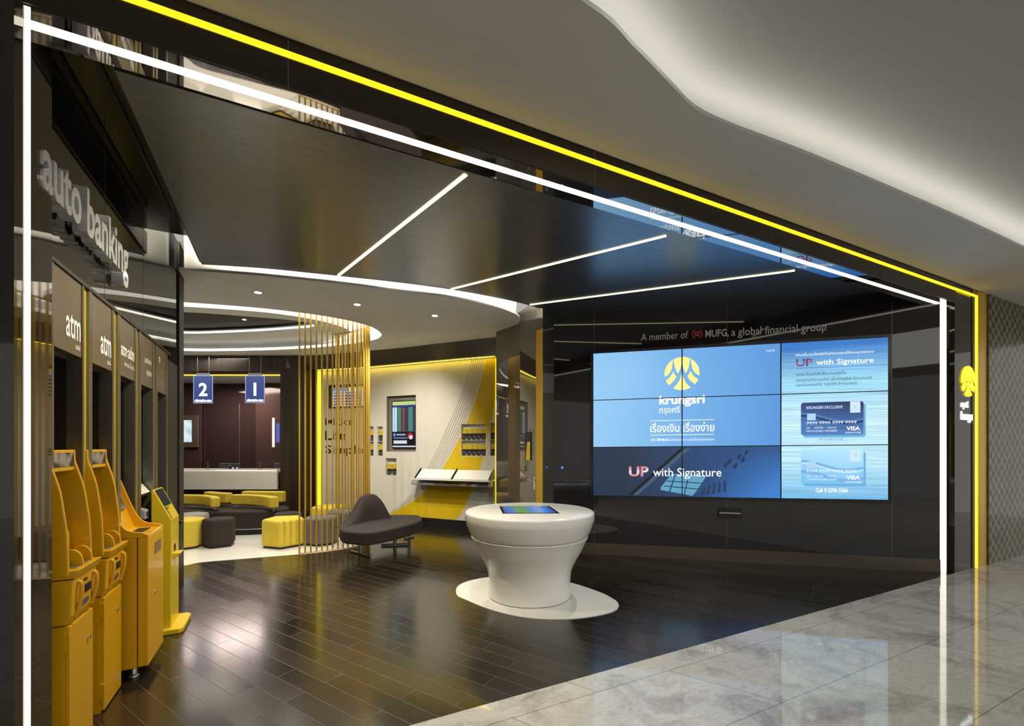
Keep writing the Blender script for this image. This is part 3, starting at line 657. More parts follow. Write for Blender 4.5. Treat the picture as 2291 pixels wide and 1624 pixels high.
# letters standing off the mirror
mb = MB()
put_text(mb, 'auto banking', LF(-1.045), 2.80, 2.708, 1.27, .345, c=0, bold=.022, depth=.065, res=4)
tag(mb.build('wall_lettering', 'acrylic_letter', None, (-1.0, 3.4, 2.9)), 'silver letters reading auto banking, standing off the dark mirror wall', 'sign')

def cash_machine(name, label, y0, y1):
    t = thing(name, label, 'cash machine', (-1.2, (y0 + y1) / 2, 0), 'yellow cash machines')
    prof = [(-1.0415, 1.585), (-1.040, 1.525), (-1.024, 1.468), (-1.001, 1.376), (-.987, 1.27), (-.977, 1.18), (-.972, 1.07), (-.969, .944)]
    pr = [(p[0], p[2]) for p in crom([(x, 0, z) for x, z in prof], 3)]
    cheek = pr + [(-1.45, .944), (-1.45, 1.585)]
    mb = MB()
    pz(mb, cheek, y0, y0 + .02); pz(mb, cheek, y1 - .02, y1)
    mb.box(-1.45, -1.043, y0 + .02, y1 - .02, 1.47, 1.585)
    pz(mb, [(-1.45, 1.47), (-1.16, 1.47), (-1.15, 1.38), (-1.055, 1.13), (-1.05, .944), (-1.45, .944)], y0 + .02, y1 - .02)
    h = mb.build('upper_housing', 'atm', t, bevel=.006)
    MB().box(-1.043, -1.0405, y0 + .028, y1 - .028, 1.495, 1.57).build('header_picture', 'brochure_dark', h)['label'] = 'dark photo strip on the machine header'
    MB().box(-1.158, -1.10, y0 + .06, y1 - .06, 1.455, 1.468).build('lamp_recess', 'bronze', h)
    a = Vector((-1.147, 0, 1.37)); b = Vector((-1.058, 0, 1.14)); dz = (a - b)
    sf = frame((b.x + .003, y0 + .05, b.z), (0, 1, 0), dz.normalized()); w_ = y1 - y0 - .1
    MB().box(0, w_, .03, .225, .0, .006, fn=sf).build('screen', 'screen_off', t)
    mb = MB().box(-1.052, -1.046, y0 + .05, y0 + .16, .985, 1.10)
    mb.box(-1.046, -1.044, y0 + .065, y0 + .145, 1.05, 1.066, 1)
    mb.build('card_reader', ['blackgloss', 'green_led'], t)
    mb = MB(); pz(mb, [(-1.05, .93), (-.945, .93), (-.932, .972), (-1.05, .972)], y0 + .008, y1 + .012)
    tr = mb.build('tray', 'atm', t, bevel=.004)
    MB().box(-1.035, -.958, y0 + .06, y1 - .05, .972, .976).build('keypad', 'steel', tr)
    for yy in (y0 + .13, y0 + .255):
        mb = MB(); pz(mb, [(-1.05 + .085 * (1 - math.cos(q)) / 2 * 1.15, .974 + .085 * math.sin(q) ** .8) for q in [math.pi * k / 12 for k in range(13)]], yy, yy + .016)
        mb.build('privacy_shield', 'atm', tr, bevel=.003)
    mb = MB(); pz(mb, [(-1.45, .70), (-.975, .70), (-.958, .74), (-.952, .925), (-1.45, .925)], y0, y1)
    fa = mb.build('dispenser_fascia', 'atm', t, bevel=.008)
    MB().box(-.956, -.950, y0 + .095, y1 - .09, .822, .862).build('cash_slot', 'black', fa)
    MB().box(-.955, -.951, y0 + .14, y1 - .14, .885, .897).build('sensor', 'black', fa)
    MB().box(-.957, -.9505, y0 + .12, y1 - .12, .765, .79).build('sticker', pm('blue_grey_sticker', (.08, .09, .13), .3), fa)
    for yy in (y0 + .06, y1 - .055):
        MB().tube(crom([(-.955, yy, .905), (-.940, yy, .898), (-.936, yy, .86), (-.942, yy, .80), (-.960, yy, .725)], 4), .010, 8).build('guard_handle', 'atm', fa)
    mb = MB().box(-1.45, -.985, y0, y1, 0, .695); ca = mb.build('cabinet', 'atm', t)
    mb = MB().box(-.985, -.968, y0 + .012, y1, .01, .69); do = mb.build('cabinet_door', 'atm', t, bevel=.003)
    for zz in (.07, .56): MB().box(-1.0, -.966, y0 + .004, y0 + .014, zz, zz + .1).build('hinge', 'atm', do, bevel=.002)
    k = MB(); k.prism([(.011 * math.cos(q * .524), .011 * math.sin(q * .524)) for q in range(12)], 0, .012, fn=lambda a, b, c: (-.968 + c, y1 - .075 + a, .55 + b)); k.build('lock', 'chrome', do)
    return t
cash_machine('cash_machine', 'yellow cash machine nearest the portal, cut off by the bottom of the picture', 3.04, 3.365)
cash_machine('cash_machine', 'yellow cash machine second from the portal, beside the deposit machine', 3.535, 3.865)
# deposit machine
y0, y1 = 3.93, 4.365
t = thing('deposit_machine', 'yellow deposit machine on grey feet with a desk-like top and sloping screen', 'cash machine', (-1.1, 4.15, 0))
MB().box(-1.45, -.902, y0, y1, .08, .975).build('cabinet', 'atm', t, bevel=.004)
do = MB().box(-.897, -.838, y0, y1, .085, .975).build('cabinet_door', 'atm', t, bevel=.005)
prof = [(p[0], p[2]) for p in crom([(-1.135, 0, 1.46), (-1.10, 0, 1.37), (-1.035, 0, 1.18), (-.995, 0, 1.085), (-.95, 0, 1.03), (-.87, 0, 1.008), (-.838, 0, .992)], 4)]
mb = MB()
for a, b in ((y0, y0 + .016), (y1 - .016, y1)): pz(mb, prof + [(-.838, .975), (-1.45, .975), (-1.45, 1.46)], a, b)
pz(mb, [(-.84, .975), (-.84, .988), (-.99, .992), (-1.01, 1.0), (-1.17, 1.44), (-1.45, 1.44), (-1.45, .975)], y0 + .016, y1 - .016)
mb.build('console', 'atm', t, bevel=.004)
sf = frame((-1.012 + .004, y0 + .06, 1.012), (0, 1, 0), Vector((-.16, 0, .44)).normalized())
sfr = MB().box(0, .31, .14, .42, 0, .012, fn=sf).build('screen_frame', 'steel', t, bevel=.004)
MB().box(.025, .285, .165, .395, .012, .014, fn=sf).build('screen', 'screen_off', sfr)
MB().box(.05, .09, .06, .10, 0, .01, fn=sf).build('card_slot', 'steel', t)
MB().box(-.97, -.90, y0 + .16, y1 - .08, .988, .993).build('note_slot', 'black', t)
MB().box(-.838, -.8355, y0 + .17, y1 - .08, .82, .905).build('notice_plate', pm('brown_plate', (.16, .10, .06), .3), do)
k = MB(); k.prism([(.013 * math.cos(q * .524), .013 * math.sin(q * .524)) for q in range(12)], 0, .012, fn=lambda a, b, c: (-.838 + c, y0 + .17 + a, .55 + b)); k.build('lock', 'chrome', do)
for yy in (y0 + .06, y1 - .06):
    for xx in (-.93, -1.35): MB().tube([(xx, yy, 0), (xx, yy, .012), (xx, yy, .012), (xx, yy, .082)], .018, 10).lathe([(0, 0), (.03, 0), (.03, .012), (.018, .02)], (xx, yy, 0), 12).build('foot', 'steel', t)
# passbook machine standing in its bay
y0, y1 = 4.68, 5.02
t = thing('passbook_machine', 'grey passbook machine with sloping screen set back in the fourth bay', 'machine', (-1.3, 4.85, 0))
MB().box(-1.55, -1.12, y0, y1, 0, 1.0).build('cabinet', 'blackgloss', t, bevel=.004)
mb = MB(); pz(mb, [(-1.55, 1.52), (-1.30, 1.52), (-1.12, 1.28), (-1.06, 1.20), (-1.06, 1.185), (-1.55, 1.185)], y0, y1); mb.build('console', 'blackgloss', t)
sf = frame((-1.118, y0 + .02, 1.285), (0, 1, 0), Vector((-.18, 0, .24)).normalized())
sfr = MB().box(0, .28, .02, .27, 0, .012, fn=sf).build('screen_frame', 'steel', t, bevel=.003)
MB().box(.02, .26, .04, .25, .012, .014, fn=sf).build('screen', pm('pale_screen', (.2, .24, .25), .1, emit=(.35, .45, .45), es=.35), sfr)
sf2 = frame((-1.058, y0 + .02, 1.203), (0, 1, 0), Vector((-.06, 0, .08)).normalized())
MB().box(0, .3, .0, .09, 0, .006, fn=sf2).build('fascia_plate', 'cornice', t)
mb = MB(); pz(mb, [(-1.3, 1.0), (-1.02, 1.0), (-1.02, 1.075), (-1.16, 1.13), (-1.3, 1.13)], y0 + .02, 4.79); prn = mb.build('printer', pm('grey_plastic', (.35, .36, .37), .3), t, bevel=.008)
MB().box(-1.021, -1.018, y0 + .04, 4.77, 1.02, 1.06).build('printer_slot', 'black', prn)
# slim information kiosk on a foot plate
y0, y1 = 4.80, 5.12
t = thing('information_kiosk', 'slim yellow kiosk with sloping top on a foot plate by the black post', 'kiosk', (-.93, 4.96, 0))
fp = [(-1.03, 4.74), (-.80, 4.74), (-.775, 4.78), (-.775, 5.14), (-.81, 5.18), (-1.03, 5.18)]
MB().prism(fp, 0, .045).build('foot_plate', 'atm2', t, bevel=.008)
mb = MB(); pz(mb, [(-.868, .045), (-.866, .97), (-.99, 1.235), (-1.005, 1.235), (-1.005, .045)], y0, y1); mb.build('body', 'atm2', t, bevel=.005)
sf = frame((-.866 + .002, y0, .97), (0, 1, 0), Vector((-.124, 0, .265)).normalized())
MB().box(.03, .27, .13, .285, 0, .004, fn=sf).build('screen', 'screen_off', t)['label'] = 'grey inset screen'
MB().box(.03, .05, .01, .12, 0, .004, fn=sf).box(.03, .13, .1, .12, 0, .004, fn=sf).build('keypad', 'steel', t)
MB().tube([(-.86, y1 + .0, .90), (-.85, y1 + .035, .90)], .016, 8).build('side_knob', 'black', t)
mb = MB(); pz(mb, [(-.868, .62), (-.83, .64), (-.81, .67), (-.868, .67)], y0 + .06, y0 + .2); mb.build('paper_cup', 'atm2', t, bevel=.004)
MB().box(-.867, -.863, y0 + .11, y0 + .17, .68, .74).build('paper_slot', 'black', t)

# ================================================================== TOUCH TABLE AND ITS INLAY
kx, ky = 2.377, 4.285
t = thing('touch_table', 'round white touch table with a waisted drum base and a lit screen in its top', 'table', (kx, ky, 0))
PR = [(.439, .012), (.444, .02), (.443, .095), (.443, .197), (.456, .29), (.503, .40), (.560, .50), (.606, .60), (.622, .632), (.630, .648)]
MB().lathe([(p[0], p[2]) for p in crom([(r, 0, z) for r, z in PR], 4)] + [(.628, .652), (.598, .653), (.598, .662)], (kx, ky, 0), 96).build('base', 'solid', t)
MB().lathe([(.43, 0), (.43, .014)], (kx, ky, 0), 64).build('shadow_plinth', 'black', t)
LP = [(.60, .664), (.630, .668), (.668, .755), (.684, .80), (.694, .835), (.695, .885), (.690, .905), (.675, .916), (0, .917)]
MB().lathe([(p[0], p[2]) for p in crom([(r, 0, z) for r, z in LP[:-1]], 4)] + [LP[-1]], (kx, ky, 0), 96).build('table_top', 'solid', t)
q = [atz(x, y, .919) for x, y in ((1124.4, 1148.5), (1252.1, 1148), (1229.1, 1132), (1117.1, 1132.8))]
cen = sum(q, Vector()) / 4
bez = MB().prism([(p.x, p.y) for p in q], .917, .920).build('screen_bezel', 'blackgloss', t)
ins = [cen + (p - cen) * .90 for p in q]
mb = MB()
def lerp4(Q, a, b): return (Q[0] * (1 - a) + Q[1] * a) * (1 - b) + (Q[3] * (1 - a) + Q[2] * a) * b
cols = [L(60, 100, 170), L(70, 120, 190), L(95, 150, 80), L(90, 145, 70), L(70, 130, 190), L(95, 150, 210), L(60, 120, 200), L(30, 80, 170)]
for i in range(7):
    for j in range(3):
        mb.add([lerp4(ins, a, b) + Vector((0, 0, .0015)) for a, b in ((i / 7, j / 3), ((i + 1) / 7, j / 3), ((i + 1) / 7, (j + 1) / 3), (i / 7, (j + 1) / 3))], [(0, 1, 2, 3)], col=[cols[i], cols[i + 1], cols[i + 1], cols[i]])
mb.build('screen', 'screen', bez)
pl = crom([(1.733, 4.818), (1.665, 4.60), (1.701, 4.42), (1.80, 4.08), (1.946, 3.807), (2.12, 3.63), (2.312, 3.522), (2.52, 3.465), (2.723, 3.452), (2.87, 3.475), (2.967, 3.53), (3.05, 3.63), (3.09, 3.765), (3.10, 4.0), (3.02, 4.40), (2.80, 4.78), (2.5, 5.0), (2.235, 5.071), (1.989, 5.04), (1.83, 4.95)], 4, True)
struct(MB().prism([(p[0], p[1]) for p in pl], 0, .006, smooth=False), 'floor', 'solid')

# ================================================================== VIDEO WALL
SK = .0090                                                                        # the bank of displays hangs a touch higher at its far end
V = frame((P1.x, P1.y, .878), WU + Vector((0, 0, SK)), (0, 0, 1), WN)
def vw(x, y, d=.03):
    p = onplane(x, y, P1 + WN * d, WN); a = (p - P1).dot(WU); return a, p.z - .878 - SK * a
t = thing('video_wall', 'video wall of nine blue lit displays on the dark right wall', 'video wall', tuple(V(1.9, 0, 0)))
UX = [0, 1.25, 2.515, 3.772]; VZ = [0, .718, 1.415, 2.112]
mb = MB().box(-.035, 3.81, -.04, 2.152, .0, .05, fn=V)
mb.build('display_frame', 'blackgloss', t)
D0 = .053
def grid(mb, a0, a1, b0, b1, cf, n=10, m=8, c=D0, fn=V):
    vs = []; cs = []
    for j in range(m + 1):
        for i in range(n + 1):
            s, q_ = i / n, j / m; vs.append((a0 + (a1 - a0) * s, b0 + (b1 - b0) * q_, c)); cs.append(cf(s, q_))
    mb.add(vs, [(j * (n + 1) + i, j * (n + 1) + i + 1, (j + 1) * (n + 1) + i + 1, (j + 1) * (n + 1) + i) for j in range(m) for i in range(n)], fn=fn, col=cs)
def mix(a, b, t): t = min(1, max(0, t)); return tuple(x + (y - x) * t for x, y in zip(a, b))
B1, B2, B3 = L(148, 203, 243), L(116, 176, 232), L(88, 150, 218)
def cf(i, j):
    def f(s, q_):
        if i == 2:
            z = (j + q_)
            if z > 2: return mix(L(160, 225, 250), L(45, 120, 205), (z - 2.2) * 1.4)
            if z > 1: return mix(L(205, 242, 255), L(160, 222, 250), abs(z - 1.4) * 1.3)
            return mix(L(120, 190, 238), L(195, 238, 255), z * 1.3)
        g = (i + s) / 2
        if j >= 1: return mix(mix(B1, B2, g * 2), B3, g * 2 - 1) if g > .5 else mix(B1, B2, g * 2)
        c_ = mix(L(32, 46, 62), L(36, 72, 120), g * 1.9 - .3); return mix(mix(L(30, 50, 75), c_, g * 3), L(60, 125, 205), (g - .55) * 2.4 * (1 - q_) + (g - .8) * .8)
    return f
for j in range(3):
    for i in range(3):
        mb = MB(); grid(mb, UX[i] + .008, UX[i + 1] - .008, VZ[j] + .006, VZ[j + 1] - .006, cf(i, j))
        mb.build('display_panel', 'screen_brushed' if i == 2 else 'screen', t)
mb = MB()
for u in UX[1:3]: mb.box(u - .006, u + .006, 0, 2.112, D0, D0 + .006, fn=V)
for z in VZ[1:3]: mb.box(0, 3.772, z - .005, z + .005, D0, D0 + .006, fn=V)
mb.build('display_seams', 'black', t)
D1 = D0 + .0015
WHT = (1.05, 1.05, 1.05)
def vbox(x0, y0, x1, y1): a0, b0 = vw(x0, y1, D0); a1, b1 = vw(x1, y0, D0); return a0, b0, a1 - a0, b1 - b0
def vtext(body, x0, y0, x1, y1, col=WHT, bold=0., c=D1, mb=None, **k):
    a, b, w_, h_ = vbox(x0, (y0 + y1) / 2 - abs(y1 - y0) / 2, x1, (y0 + y1) / 2 + abs(y1 - y0) / 2)
    own = mb is None; mb = mb or MB(); put_text(mb, body, V, a, b, w_, h_, c=c, bold=bold, col=col, **k); return mb
mb = MB(); a, b = vw(1525.5, 835.5, D0); logo(mb, V, a, b, .236, c=D1, col=L(250, 245, 150)); mb.build('screen_logo', 'screen', t)['label'] = 'round pale yellow emblem'
vtext('krungsri', 1475, 882, 1577, 911, bold=.03).build('screen_name', 'screen', t)
vtext('กรุงศรี', 1475, 908, 1521, 929, bold=.008).build('screen_thai_name', 'screen', t)
mb = vtext('เรื่องเงิน เรื่องง่าย', 1455, 943, 1598, 967, bold=.012)
mb.build('screen_slogan', 'screen', t)
mb = MB()
for (x0, ya, x1, yb) in ((1455, 941.5, 1597, 939), (1455, 973.5, 1597, 972)):
    a0, b0 = vw(x0, ya, D0); a1, b1 = vw(x1, yb, D0); mb.box(a0, a1, b0 - .005, b0 + .005, D1 - .0005, D1, fn=V, col=L(235, 245, 200))
mb.build('screen_rules', 'screen', t)
mb = vtext('เครือ', 1455, 980, 1467, 987); a, b = vw(1474, 983.5, D0); emblem(mb, V, a, b, .027, c=D1, col=WHT)
vtext('MUFG', 1480, 981, 1497, 986.5, bold=.02, mb=mb); vtext('หนึ่งในสถาบันการเงินที่ใหญ่ที่สุดของโลก', 1499, 979, 1598, 988, mb=mb); mb.build('screen_small_print', 'screen', t)
vtext('กรุงศรี', 1714, 781, 1733, 788).build('screen_corner_name', 'screen', t)
# blurred card picture on the lower displays
mb = MB()
def vpoly(mb, pts, col, c=D1): mb.add([(*vw(x, y, D0), c) for x, y in pts], [tuple(range(len(pts)))], fn=V, col=col)
vpoly(mb, [(1405, 1107), (1416, 1107), (1532, 1003), (1522, 1003)], L(14, 20, 30), D0 + .0005)
vpoly(mb, [(1416, 1107), (1427, 1107.5), (1545, 1003), (1532, 1003)], L(60, 88, 118), D0 + .0005)
ch = [(1478, 1090), (1503, 1060), (1562, 1062), (1580, 1066), (1557, 1100), (1549, 1109), (1478, 1096)]
vpoly(mb, ch, L(95, 160, 195), D0 + .0007)
for p, q_ in (((1490, 1075), (1570, 1080)), ((1484, 1086), (1562, 1093)), ((1510, 1061), (1497, 1099)), ((1540, 1062), (1530, 1106))):
    vpoly(mb, [p, (p[0] + 1.8, p[1] + 2), (q_[0] + 1.8, q_[1] + 2), q_], L(20, 45, 75), D0 + .0009)
for k, (x, y) in enumerate(((1618, 1042), (1627, 1034), (1640, 1044), (1648, 1024), (1657, 1030), (1664, 1014))):
    vpoly(mb, [(x, y), (x + 6, y - 9), (x + 11, y - 5), (x + 5, y + 6)], L(22, 48, 82), D0 + .0007)
for k in range(5): vpoly(mb, [(1566 + k * 13, 1108 - k * 2), (1575 + k * 11, 1088 - k * 4), (1580 + k * 11, 1092 - k * 4), (1573 + k * 13, 1108.5 - k * 2)], L(26, 56, 92), D0 + .0006)
mb.build('screen_card_photo', 'screen', t)
def up_text(x0, y0, x1, y1, cols):                                                # the two capitals, in stacked tints
    mb = MB(); a, b, w_, h_ = vbox(x0, y0, x1, y1); vs, fs = text('UP', w_, h_, bold=.03, res=4)
    cs = [mix(cols[0], cols[1], v[1] / h_ * 2) if v[1] < h_ / 2 else mix(cols[1], cols[2], v[1] / h_ * 2 - 1) for v in vs]
    mb.add([(x + a, y + b, D1) for x, y, z in vs], fs, fn=V, col=cs); return mb
up_text(1407, 1043, 1451, 1066, (L(190, 80, 100), L(250, 240, 245), L(205, 90, 110))).build('screen_headline_capitals', 'screen', t)
vtext('with Signature', 1461, 1047, 1614, 1071, bold=.004).build('screen_headline', 'screen', t)
up_text(1781, 802, 1818, 820, (L(70, 50, 110), L(170, 110, 150), L(70, 30, 80))).build('screen_headline_capitals', 'screen', t)
vtext('with Signature', 1826, 799, 1955, 820, bold=.012).build('screen_headline', 'screen', t)
vtext('เติมเต็มทุกไลฟ์สไตล์ของคุณให้สมบูรณ์แบบ', 1780, 782, 1955, 799, bold=.004).build('screen_thai_line', 'screen', t)
mb = MB(); a0, b0 = vw(1781, 824, D0); a1, b1 = vw(1983, 817, D0); mb.box(a0, 3.762, b0 - .002, b0 + .002, D1 - .0005, D1, fn=V, col=L(40, 60, 110))
for body, y0_, y1_, x1_ in (('ยกระดับอภิสิทธิ์ความสุขกับ', 829, 844, 1893), ('บัตรเครดิตกรุงศรี เอ็กซ์คลูซีฟ ซิกเนเจอร์', 840, 856, 1951), ('และบัตรเครดิต กรุงศรี ซิกเนเจอร์', 852.5, 867, 1917)): vtext(body, 1781, y0_, x1_, y1_, col=L(30, 50, 105), mb=mb)
mb.build('screen_thai_paragraph', 'screen', t)
def card(x0, y0, x1, y1, dark):
    a, b, w_, h_ = vbox(x0, y0, x1, y1); r = .03; mb = MB()
    def rr(a, b, w_, h_, r): return [(a + cx_ + r * math.cos(math.radians(q)), b + cy_ + r * math.sin(math.radians(q))) for cx_, cy_, q0 in ((w_ - r, r, -90), (w_ - r, h_ - r, 0), (r, h_ - r, 90), (r, r, 180)) for q in (q0, q0 + 45, q0 + 90)]
    mb.add([(x + .025, y - .03, D0 + .0004) for x, y in rr(a, b, w_, h_, r)], [tuple(range(12))], fn=V, col=L(105, 175, 220))
    K = (L(38, 62, 120), L(75, 125, 190), L(28, 42, 92), L(90, 140, 200)) if dark else (L(175, 225, 250), L(120, 195, 240), L(185, 232, 252), L(70, 140, 215))
    mb.add([(x, y, D0 + .0008) for x, y in rr(a, b, w_, h_, r)], [tuple(range(12))], fn=V, col=[K[1], K[1], K[1], K[2], K[2], K[2], K[0], K[0], K[0], K[1], K[1], K[1]])
    n = 14
    wave = lambda s, o: b + h_ * (o + .13 * math.cos(s * 4.2))
    for o0, o1, cc in ((.50, .57, K[3]), (.44, .50, K[2]), (.28, .44, K[1]), (.18, .28, K[3])):
        vs = []
        for i in range(n + 1): s = i / n; vs += [(a + .004 + (w_ - .008) * s, wave(s, o0), D0 + .001), (a + .004 + (w_ - .008) * s, wave(s, o1), D0 + .001)]
        mb.add(vs, [(2 * i, 2 * i + 2, 2 * i + 3, 2 * i + 1) for i in range(n)], fn=V, col=mix(cc, K[0], .35))
    c2 = D1; light = L(225, 240, 255)
    mb.box(a + w_ * .10, a + w_ * .24, b + h_ * .46, b + h_ * .66, c2 - .0002, c2, fn=V, col=L(175, 215, 240))
    mb.box(a + w_ * .79, a + w_ * .95, b + h_ * .66, b + h_ * .995, c2 - .0002, c2, fn=V, col=L(205, 232, 248))
    logo(mb, V, a + w_ * .87, b + h_ * .84, .022, c=c2 + .0003, col=L(190, 215, 200))
    if dark: put_text(mb, 'KRUNGSRI EXCLUSIVE', V, a + w_ * .09, b + h_ * .80, w_ * .58, h_ * .085, c=c2, bold=.01, col=light)
    put_text(mb, '9999 9999 9999 9999' if dark else '5599 9999 9999 9999', V, a + w_ * .09, b + h_ * .335, w_ * .80, h_ * .085, c=c2, bold=.01, col=light)
    put_text(mb, '00    00/00    00/00', V, a + w_ * .09, b + h_ * .20, w_ * .48, h_ * .05, c=c2, col=light)
    put_text(mb, 'PRIVILEGED MEMBER' if dark else 'CARDHOLDER NAME', V, a + w_ * .09, b + h_ * .10, w_ * .50, h_ * .055, c=c2, col=light)
    put_text(mb, 'VISA', V, a + w_ * .73, b + h_ * .13, w_ * .215, h_ * .12, c=c2, bold=.03, col=(1, 1, 1))
    put_text(mb, 'SIGNATURE', V, a + w_ * .71, b + h_ * .04, w_ * .25, h_ * .05, c=c2, bold=.015, col=light)
    o = mb.build('screen_card_picture', 'screen', t); o['label'] = 'dark blue bank card picture' if dark else 'pale blue bank card picture'
card(1792, 897, 1932, 974, True); card(1792, 1005, 1932, 1082, False)
vtext('By Invitation Only', 1834, 979, 1885, 986, col=L(90, 130, 190)).build('screen_caption', 'screen', t)
vtext('Call 0 2296 5566', 1825, 1092, 1897, 1101, bold=.02).build('screen_phone_number', 'screen', t)
# lettering above, small black unit below
t = thing('wall_lettering', 'grey lettering with a red emblem above the video wall', 'sign', tuple(W(1.9, 3.2, 0)))
G = frame(P1 + Vector((0, 0, 3.13)), WU + Vector((0, 0, .008)), (0, 0, 1), WN)
def gx(x): p = onplane(x, 740, P1, WN); return (p - P1).dot(WU)
mb = MB()
put_text(mb, 'A member of', G, gx(1434), .012, gx(1539) - gx(1434), .105, c=0, depth=.012); mb.build('words', pm('grey_metal_letter', (.60, .59, .58), .5), t); mb = MB()
put_text(mb, 'MUFG,', G, gx(1578), -.01, gx(1630) - gx(1578), .12, c=0, bold=.015, depth=.012); mb.build('words', bpy.data.materials['grey_metal_letter'], t); mb = MB()
put_text(mb, 'a global financial group', G, gx(1636), -.03, gx(1848) - gx(1636), .145, c=0, depth=.012)
mb.build('words', bpy.data.materials['grey_metal_letter'], t)
mb = MB(); emblem(mb, G, gx(1559.5), .065, .072, c=.012); mb.build('emblem', pm('red_enamel', (.45, .02, .03), .35), t)['label'] = 'red ring emblem'
u0, u1 = vw(1606, 1147, 0)[0], vw(1658, 1147, 0)[0]
t = thing('motion_sensor', 'small black sensor bar on the dark wall below the video wall', 'sensor', tuple(W((u0 + u1) / 2, .68, 0)))
MB().box(u0, u1, .615, .745, 0, .035, fn=W).build('housing', 'blackgloss', t, bevel=.004)
MB().box(u0 + .015, u1 - .015, .672, .688, .035, .038, fn=W).build('lens_bar', 'steel', t)
t = thing('call_button', 'tiny blue light on the dark wall left of the video wall', 'light', tuple(W(-.461, 1.288, 0)))
MB().prism([(-.461 + .018 * math.cos(q * .524), 1.288 + .018 * math.sin(q * .524)) for q in range(12)], 0, .008, fn=W).build('button', glow('blue_light', (.05, .25, 1), 1.2), t)
# ================================================================== ROD SCREEN
rod_path = crom([(.208, 7.455, 0), (.45, 7.475, 0), (.75, 7.52, 0), (1.01, 7.585, 0), (1.17, 7.70, 0), (1.275, 7.86, 0), (1.31, 8.05, 0), (1.29, 8.28, 0), (1.21, 8.52, 0), (1.06, 8.80, 0), (.85, 9.08, 0)], 30)
def along(path, step):
    out = [path[0]]; acc = 0
    for i in range(1, len(path)):
        a, b = Vector(path[i - 1]), Vector(path[i]); l = (b - a).length
        while acc + l >= step and l > 1e-9:
            a = a + (b - a) * ((step - acc) / l); l = (b - a).length; acc = 0; out.append(tuple(a))
        acc += l
    return out
rods = along(rod_path, .0785)
t = thing('rod_screen', 'curved screen of slim gold rods standing from floor to ceiling around the lounge', 'screen', (.9, 7.7, 0))
for x, y, _ in rods:
    MB().tube([(x, y, .004), (x, y, 3.70)], .0125, 10).build('rod', 'goldrod', t)
rp = [(x, y) for x, y, _ in rod_path[::6]]
MB().strip([(x, y, 3.70) for x, y in rp], [(x, y, 3.73) for x, y in rp]).build('top_rail', 'goldrod', t)
mb = MB(); w_ = offs(rp, -.012, False); w2 = offs(rp, .012, False)
mb.strip([(x, y, .012) for x, y in w_], [(x, y, .012) for x, y in w2]).strip([(x, y, .004) for x, y in w_], [(x, y, .012) for x, y in w_]).build('floor_rail', 'goldrod', t)

# ================================================================== LOUNGE SEATING
def pouf(name, label, x, d, r, n, mat, rot=0., h=.455, grp='block poufs on the white lounge floor'):
    X, Y = cw((x - CX) / F * d, d); poly = [(r * math.cos(rot + 2 * math.pi * k / n), r * math.sin(rot + 2 * math.pi * k / n)) for k in range(n)]
    t = thing(name, label, 'pouf', (X, Y, 0), grp)
    MB().prism([(X + a, Y + b) for a, b in poly], .03, h).build('cushion', mat, t, bevel=.045, bseg=4)
    for p in bpy.data.objects[t.children[-1].name].data.polygons: p.use_smooth = True
    MB().prism([(X + a * .88, Y + b * .88) for a, b in poly], .004, .035).build('base', 'black', t)
pouf('pouf', 'bright yellow pouf half hidden by the black post', 408, 7.2, .325, 6, 'yellowfab', .3)
pouf('pouf', 'dark brown pouf right beside the yellow pouf at the black post', 491, 7.30, .255, 5, 'brownfab', .55)
pouf('pouf', 'light grey pouf behind the yellow pouf at the black post', 428, 7.80, .27, 6, 'lightgreyfab', .2)
pouf('pouf', 'bright yellow pouf standing in the middle of the white floor, left of the gold rods', 636, 7.32, .335, 5, 'yellowfab', -1.75)
pouf('pouf', 'grey pouf behind the gold rods, touching the middle yellow pouf', 719, 7.48, .28, 6, 'greyfab', .12)
pouf('pouf', 'grey pouf further back behind the gold rods and the lounge bench', 770, 8.25, .31, 6, 'greyfab', .4)
pouf('pouf', 'yellow pouf at the very back behind the gold rods', 736, 8.82, .33, 6, 'yellowfab', .1)
pouf('pouf', 'brown pouf mostly hidden behind the middle yellow pouf', 644, 7.90, .25, 6, 'brownfab', .3)
# long curved bench with yellow backs
def PX(x, d): return cw((x - CX) / F * d, d)
front = [PX(x, d) for x, d in ((250, 8.9), (330, 8.45), (408, 8.22), (470, 8.14), (530, 8.14), (590, 8.24), (630, 8.45), (648, 8.75))]
back = [PX(x, d) for x, d in ((640, 9.2), (560, 9.35), (450, 9.4), (330, 9.4), (240, 9.45))]
outl = [(p[0], p[1]) for p in crom([(*p, 0) for p in front], 5)] + back
cenB = Vector(PX(500, 8.8))
t = thing('lounge_bench', 'long curved brown bench with low yellow back cushions in front of the counter', 'bench', (cenB.x, cenB.y, 0))
MB().prism(outl, .12, .43).build('seat', 'brownfab', t, bevel=.03, bseg=3)
sm = [tuple(cenB + (Vector(p) - cenB) * .985) for p in outl]
MB().prism(sm, .10, .12).build('metal_rail', 'steel', t)
MB().prism([tuple(cenB + (Vector(p) - cenB) * .96) for p in outl], .004, .10).build('plinth', 'black', t)
def backrest(pts, z0, z1, wid):
    path = [(p[0], p[1]) for p in crom([(*PX(x, d), 0) for x, d in pts], 6)]
    l, r = offs(path, wid / 2, False), offs(path, -wid / 2, False)
    b = MB().prism(l + r[::-1], z0, z1).build('back_cushion', 'yellowfab', t, bevel=.028, bseg=3)
    for p in (path[3], path[-4]): MB().tube([(*p, .42), (*p, z0 + .02)], .012, 8).build('cushion_post', 'chrome', b)
backrest([(330, 8.75), (408, 8.70), (452, 8.62), (476, 8.42), (482, 8.20)], .50, .685, .15)
backrest([(464, 9.15), (490, 8.95), (514, 8.86)], .50, .70, .16)
